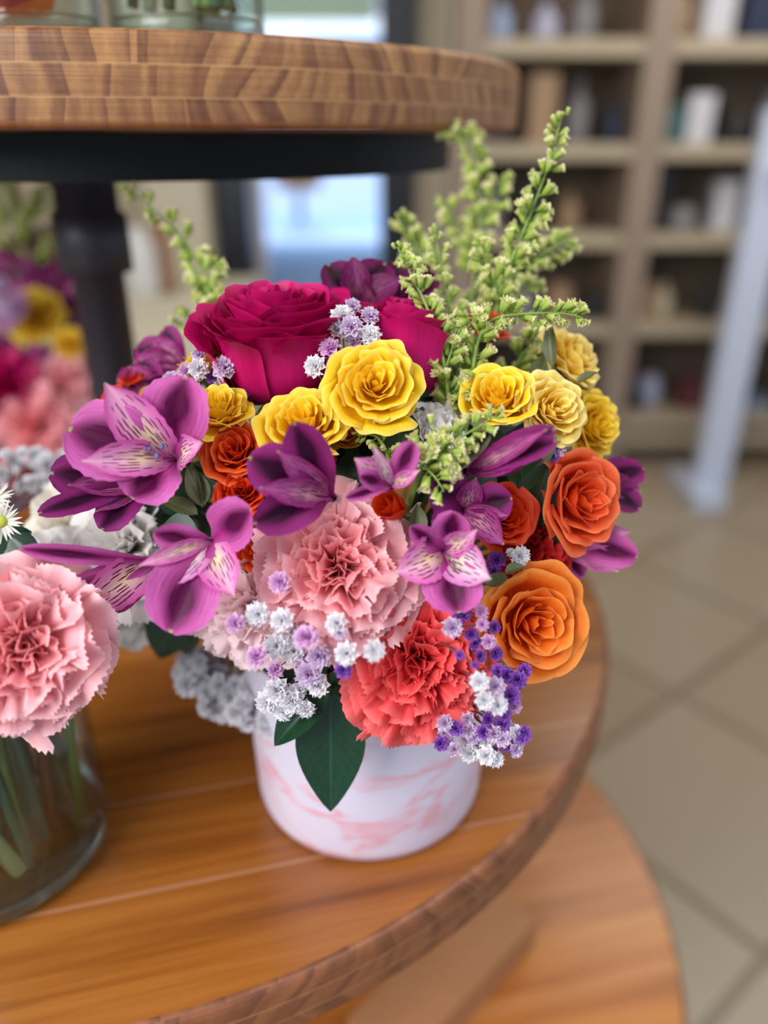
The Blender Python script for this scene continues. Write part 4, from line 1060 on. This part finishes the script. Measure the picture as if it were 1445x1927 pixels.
# leaves
def L3(px, py, d): return P(px, py, d)
leaf_sprig('two glossy dark green leaves hanging down in front of the marbled bucket', [HUB + Vector((-.01, -.03, 0)), L3(618, 1262, .335), L3(622, 1305, .348)],
           [(L3(622, 1300, .350), L3(622, 1528, .362), .0178, -FW + RT * .05, .22, -.06), (L3(620, 1288, .346), L3(516, 1404, .352), .0095, vdir(-.3, .2, .9), .5, .1),
            (L3(612, 1275, .348), L3(716, 1306, .352), .0085, vdir(.1, .5, .8), .3, .1)], 'leaf')
leaf_sprig('green leaf hanging below the lower left purple blossom', [HUB + Vector((-.05, -.02, 0)), L3(330, 1160, .42)], [(L3(330, 1145, .42), L3(300, 1240, .43), .014, -FW, .1, .1), (L3(350, 1160, .42), L3(350, 1232, .43), .010, -FW, .1, .1)], 'leaf2')
leaf_sprig('dark green leaf between the yellow rose and the white carnation', [HUB, L3(740, 860, .35)], [(L3(752, 850, .338), L3(748, 758, .338), .010, -FW + UP * .3, .2, .1), (L3(700, 800, .34), L3(620, 735, .345), .008, -FW, .2, .1)], 'leaf2')
leaf_sprig('dark green leaves filling the gap left of the coral orange rose', [HUB, L3(1010, 960, .36)], [(L3(1000, 965, .352), L3(1035, 868, .35), .0115, -FW, .2, .05), (L3(1020, 990, .352), L3(985, 900, .36), .010, -FW, .2, .05), (L3(1020, 1000, .36), L3(1070, 1040, .362), .007, -FW, .2, .05)], 'leaf2')
leaf_sprig('olive leaf and buds under the largest purple alstroemeria', [HUB, L3(380, 960, .345)], [(L3(385, 950, .330), L3(352, 880, .332), .0055, -FW + RT * .4, .5, .1), (L3(380, 952, .33), L3(362, 868, .334), .005, -FW - RT * .5, .5, .1), (L3(372, 968, .328), L3(298, 938, .332), .0045, vdir(0, .6, .8), .3, .1)], 'leaf3')
leaf_sprig('dark leaf cluster above the lower left purple alstroemeria', [HUB, L3(360, 1010, .345)], [(L3(380, 960, .338), L3(300, 950, .338), .0075, vdir(0, .5, .8), .2, .1), (L3(372, 1000, .33), L3(300, 1000, .335), .008, vdir(0, .3, .9), .4, .1), (L3(345, 1050, .34), L3(300, 1075, .335), .007, -FW, .3, .1)], 'leaf')
leaf_sprig('dark green leaf standing between the two hot pink roses', [HUB, L3(700, 620, .40)], [(L3(700, 600, .40), L3(640, 502, .405), .009, vdir(-.3, .2, .9), .3, .05)], 'leaf2')
leaf_sprig('pale olive curled leaf above the bright orange rose', [HUB, L3(930, 1090, .335)], [(L3(955, 1088, .315), L3(900, 1090, .317), .0048, vdir(-.1, .8, .6), .5, -.5), (L3(950, 1080, .325), L3(990, 1066, .325), .003, vdir(0, .7, .7), .5, .2)], 'leaf3')
leaf_sprig('olive green curled leaf beside the red-orange bud', [HUB, L3(785, 1010, .335)], [(L3(780, 1010, .320), L3(785, 948, .322), .0045, vdir(.3, .3, .8), .5, .2)], 'leaf3')
leaf_sprig('narrow green sepals beneath the pale yellow rose at the right', [HUB, L3(1030, 880, .36)], [(L3(1018, 800, .342), L3(1030, 872, .342), .006, -FW, .3, .1), (L3(1085, 720, .352), L3(1125, 700, .35), .0028, vdir(.2, .6, .6), .3, .1), (L3(1040, 690, .36), L3(1034, 600, .36), .0038, vdir(-.5, 0, .8), .3, .1), (L3(1010, 745, .365), L3(1030, 660, .368), .007, -FW, .2, .1)], 'leaf3')
# inner greenery seen as dark gaps between the blooms
rg = random.Random(5)
names = ['behind the pink carnation', 'behind the coral carnation', 'under the yellow roses', 'behind the orange roses on the right', 'under the goldenrod', 'behind the left alstroemerias', 'under the wine-purple blossom', 'around the bucket rim']
cent = [(650, 1080), (800, 1200), (600, 850), (1010, 930), (880, 780), (350, 960), (560, 900), (640, 1240)]
for nm, (cx, cy) in zip(names, cent):
    lv = []
    for i in range(12):
        x = cx + rg.uniform(-100, 100); y = cy + rg.uniform(-80, 80); x = 655 + (x - 655) * .86; d_ = dd(x, y, rg.uniform(.032, .055))
        a = P(x, y, d_); q = (a - HUB).normalized(); side = Vector((rg.uniform(-1, 1), rg.uniform(-1, 1), rg.uniform(-.6, .8))).normalized()
        e = a + (side - q * side.dot(q) * .6).normalized() * rg.uniform(.02, .032)
        lv.append((a, e, rg.uniform(.008, .013), -FW + side * .3, .25, .08))
    leaf_sprig('shaded dark green foliage ' + nm, [HUB, P(cx, cy, dd(cx, cy, .05))], lv, 'leaf2', 'foliage', 'foliage_sprig')

# ------------------------------------------------------------------ left vase and its flowers
GC = Vector((-.222, .318, Z2))
M['glass'] = glass_mat('vase_glass', (.93, .97, .965, 1), 1.2)
t = NT('thick_glass_base'); p = t.principled((.86, .95, .96, 1), .05); p.inputs['Transmission Weight'].default_value = 1; p.inputs['IOR'].default_value = 1.45
M['glass_base'] = t.finish(p.outputs[0])
def glass_vase(root, R, h, foot=.006, wall=.002, flare=0):
    b = MB(); b.lathe([(.001, .0006), (R * .93, .0006), (R, .006), (R, h * .5), (R + flare, h), (R + flare - wall * .5, h + .001), (R + flare - wall, h), (R - wall, h * .5), (R - wall, foot + .004), (R * .85, foot), (.001, foot)], 96)
    b.build('glass_body', M['glass'], root)
    b = MB(); b.lathe([(.001, .0012), (R * .90, .0012), (R * .985, .006), (R * .985, .011), (R * .95, .0145), (R * .90, .011), (.001, .008)], 96); b.build('glass_base', M['glass_base' if R > .05 else 'glass'], root)
lvz = empty('glass_vase', GC, 'clear glass cylinder vase of stems at the lower left', 'vase')
glass_vase(lvz, .061, .165)
M['water'] = glass_mat('water', (.95, .985, .965, 1), .5, 1.33)
b = MB(); b.lathe([(.001, .0065), (.052, .0065), (.0585, .011), (.0585, .12), (.001, .12)], 64)
tag(b.build('water', M['water'], None, Matrix.Translation(GC)), 'clear water inside the lower left glass vase', 'water')
HUBL = GC + Vector((0, 0, .16))
sc_ = [(84, 124, 58), (48, 84, 40), (140, 172, 104), (96, 66, 44), (66, 110, 84), (168, 190, 138)]
smats = [plain('cut_stem_%s' % n_, c_, .5) for n_, c_ in zip(('green', 'dark', 'pale', 'brown', 'teal', 'light'), sc_)]
rg = random.Random(9)
descr = ['thick pale green cut stem leaning left in the glass vase', 'cut flower stem standing in the lower left glass vase']
for i in range(46):
    a = rg.uniform(0, 6.28); r0 = .05 * math.sqrt(rg.random()); a2 = a + rg.uniform(-.9, .9); r1 = .05 * math.sqrt(rg.random())
    p0 = GC + Vector((r0 * math.cos(a), r0 * math.sin(a), .02)); p1 = GC + Vector((r1 * math.cos(a2), r1 * math.sin(a2), .17))
    if i == 0: p0 = GC + Vector((.03, -.035, .02)); p1 = GC + Vector((-.03, -.03, .17))
    b = MB(); b.tube([Vector(), (p1 - p0) * .5 + Vector((rg.uniform(-.004, .004), 0, 0)), p1 - p0], (.0045 if i == 0 else rg.uniform(.0016, .0032)), 8)
    tag(b.build('cut_stem', smats[5 if i == 0 else rg.choice((0, 1, 2, 0, 4, 1, 3))], None, Matrix.Translation(p0)), descr[0] if i == 0 else descr[1], 'stem', None if i == 0 else 'stems in the lower left glass vase')
for i in range(6):
    a = rg.uniform(0, 6.28); a0 = GC + Vector((.03 * math.cos(a), .03 * math.sin(a), rg.uniform(.04, .13)))
    e = a0 + Vector((rg.uniform(-.02, .02), rg.uniform(-.02, .01), rg.uniform(-.02, .025)))
    b = MB(); leaf_grid(b, Vector(), e - a0, .008, (rg.uniform(-1, 1), -1, .3)); tag(b.build('loose_leaf', M['leaf'], None, Matrix.Translation(a0)), 'loose green leaf among the stems in the left glass vase', 'leaf', 'leaves in the left glass vase')
make_carnation('large soft pink carnation cut off by the left edge of the photograph', 18, 1228, 150, .300, (.12, .02, 1), 'pink', 13, 10, 56, 'pink_deep', hub=HUBL)
make_carnation('pale cream carnation behind the left pink carnation', 130, 985, 92, .40, (-.1, .2, .9), 'cream', 14, 0, 40, hub=HUBL)
make_carnation('white carnation low behind the left pink carnation', 122, 1085, 76, .37, (.1, 0, .95), 'white', 15, 0, 36, hub=HUBL)
def make_daisy(label, px, py, rpx, d, face, hub, seed=1, group=None):
    pos = P(px, py, d); s = rpx * d / F
    root = empty('daisy', frame(pos, face), label, 'daisy', group); rg_ = random.Random(seed)
    Sc = Matrix.Diagonal((s, s, s, 1)); b0 = None
    for i in range(26):
        a = i * 2 * math.pi / 26 + rg_.uniform(-.08, .08); lft = rg_.uniform(.0, .3) + (.15 if i % 2 else 0); L = rg_.uniform(.85, 1.05)
        b = MB(); leaf_grid(b, (.2 * math.cos(a), .2 * math.sin(a), 0), (L * math.cos(a), L * math.sin(a), lft), .075, (0, 0, 1), .2, .05, nu=5, nv=7)
        b.build('petal', M['white'], root, Sc)
    b = MB(); b.lathe([(.001, .16), (.12, .15), (.24, .08), (.27, -.02), (.2, -.15), (.001, -.2)], 20); b.build('disc', plain('daisy_disc_green', (176, 186, 60), .7, .3, 900), root, Sc)
    add_stem(root, (0, 0, -.2 * s), .0012, hub)
make_daisy('white daisy with green centre at the left edge above the pink carnation', 2, 982, 44, .335, (.2, .1, .95), HUBL, 1)
make_daisy('white daisy cut off above the other at the left edge', -12, 938, 40, .345, (.2, .3, .9), HUBL, 2)
make_gyp('out-of-focus cream filler flowers behind the daisies at the left edge', HUBL, cluster(70, 885, 100, 38, 30, 17, .47, ['white'], .02), 31)
make_rose('dark red rose bit behind the cream filler at the left edge', 5, 880, 34, .50, (0, .4, .9), 'red', 'round', 91)
leaf_sprig('dark green leaves around the daisies at the left edge', [HUBL, L3(30, 1020, .36)], [(L3(20, 1010, .345), L3(82, 1062, .345), .008, -FW, .2, .05), (L3(0, 1030, .35), L3(60, 1000, .35), .010, -FW, .2, .05), (L3(-10, 1080, .35), L3(30, 1020, .35), .012, -FW, .2, .05), (L3(90, 1290, .37), L3(150, 1320, .36), .012, -FW, .2, .05)], 'leaf')

# ------------------------------------------------------------------ far bouquet on the other side of the pole (out of focus)
FB = PY(20, 760, .86); FB.z = Z2
fv = empty('ceramic_vase', FB, 'dark vase of the out-of-focus bouquet left of the pole', 'vase')
b = MB(); b.lathe([(.001, .001), (.05, .001), (.06, .05), (.055, .13), (.05, .135), (.045, .12), (.001, .1)], 48); b.build('vase_body', plain('mauve_ceramic', (120, 84, 96), .5), fv)
HF = FB + Vector((0, 0, .12))
def fd(o=0): return .82 + o
make_rose('larger blurred yellow rose in the far bouquet left of the pole', 62, 585, 50, fd(), (.2, .1, .95), 'yellow', 'open', 51, stem=False)
make_rose('smaller blurred yellow rose in the far bouquet beside the pole', 128, 642, 30, fd(), (.2, .1, .95), 'yellow', 'open', 52, stem=False)
make_carnation('blurred pink carnation in the far bouquet beside the pole', 120, 712, 52, fd(), (.2, .1, .95), 'pink', 53, n=30, stem=False)
make_carnation('blurred dusty pink carnation low in the far bouquet', 60, 800, 66, fd(-.02), (.1, 0, .95), 'pink_deep', 54, n=30, stem=False)
make_carnation('blurred magenta carnation at the left edge in the far bouquet', 5, 722, 60, fd(-.02), (.1, 0, .95), 'hot_pink', 55, n=30, stem=False)
for i, (x, y, lb) in enumerate([(25, 650, 'between the magenta carnation and the yellow rose'), (100, 540, 'above the larger yellow rose'), (15, 500, 'at the left edge below the goldenrod'), (165, 590, 'touching the pole'), (70, 470, 'just below the goldenrod'),
                                (165, 700, 'low beside the pole'), (70, 700, 'between the carnations')]):
    make_alstro('blurred wine-purple blossom of the far bouquet ' + lb, x, y, fd(.03), [(a * 60 + i * 20, 56, 52, 'o' if a % 2 else 'i', 25) for a in range(6)], dark=True, seed=60 + i, stem=False)
make_gold('blurred goldenrod at top of the far bouquet, left', [(30, 480, .84), (25, 430, .84), (15, 380, .84), (5, 340, .84)], 40, 24, 1.2, 71, to_hub=False)
make_gold('blurred goldenrod at top of the far bouquet, right', [(60, 500, .84), (70, 440, .84), (85, 390, .84), (100, 350, .84)], 40, 24, 1.2, 72, to_hub=False)
make_gyp("blurred lavender baby's breath at the left of the far bouquet", HF, cluster(10, 570, 30, 40, 14, 14, .80, ['lav', 'pink'], .02), 73)
leaf_sprig('blurred dark leaves inside the far bouquet', [HF, P(70, 640, .87)], [(P(x, y, .88), P(x + dx, y - 60, .88), .03, -FW, .2, .05) for x, y, dx in ((0, 560, 20), (60, 620, -20), (120, 620, 20), (60, 540, 10), (10, 680, 10), (130, 720, 10), (90, 760, 20), (30, 740, 20), (150, 660, 0))], 'leaf2', 'foliage', 'foliage_sprig')
b = MB(); 

# ------------------------------------------------------------------ glasses on the top board
v1 = empty('glass_vase', Vector((-.1177, .545, Z1)), 'glass vase of green stems standing on the top board', 'vase')
glass_vase(v1, .0455, .17)
b = MB(); b.lathe([(.001, .0065), (.04, .0065), (.0430, .011), (.0430, .12), (.001, .12)], 64)
tag(b.build('water', M['water'], None, Matrix.Translation(v1.location)), 'water in the glass vase on the top board', 'water')
for i in range(20):
    a = rg.uniform(0, 6.28); r0 = .034 * math.sqrt(rg.random()); a2 = a + rg.uniform(1.8, 4)
    p0 = Vector(v1.location) + Vector((r0 * math.cos(a), r0 * math.sin(a), .02)); p1 = Vector(v1.location) + Vector((r0 * math.cos(a2), r0 * math.sin(a2), .20))
    b = MB(); b.tube([Vector(), p1 - p0], rg.uniform(.002, .0045), 8); tag(b.build('cut_stem', smats[rg.choice((0, 1, 0, 4, 2))], None, Matrix.Translation(p0)), 'green cut stem inside the glass vase on the top board', 'stem', 'stems in the top board vase')
b = MB(); 
for i in range(5):
    a0 = Vector((-.035 + .012 * i, -.02, .03 + .01 * i)); leaf_grid(b, a0, a0 + Vector((.02, .0, .05)), .014, (0, -1, .2))
tag(b.build('submerged_leaf', M['leaf3'], None, Matrix.Translation(v1.location)), 'green leaf pressed to the left inside of the top vase', 'leaf')
v2 = empty('glass_tumbler', Vector((-.205, .525, Z1)), 'clear glass votive holder on the top board at the left corner', 'votive holder')
glass_vase(v2, .040, .11, .008)
am = glass_mat('amber_glass', (1.0, .50, .10, 1), 1.2)
ca = empty('amber_candle_cup', Vector((-.214, .520, Z1 + .0150)), 'amber glass candle cup inside the clear holder at top left', 'candle cup')
b = MB(); b.lathe([(.001, 0), (.022, 0), (.028, .01), (.030, .045), (.0285, .045), (.026, .012), (.001, .004)], 48); b.build('cup', am, ca)
b = MB(); b.lathe([(.001, .0045), (.024, .0125), (.0275, .03), (.001, .031)], 32); b.build('wax', plain('amber_wax', (230, 140, 40), .4), ca)

for o in list(bpy.data.objects):
    if o.type == 'MESH' and len(o.data.polygons) == 0 and o.name.startswith('Cube'): bpy.data.objects.remove(o)
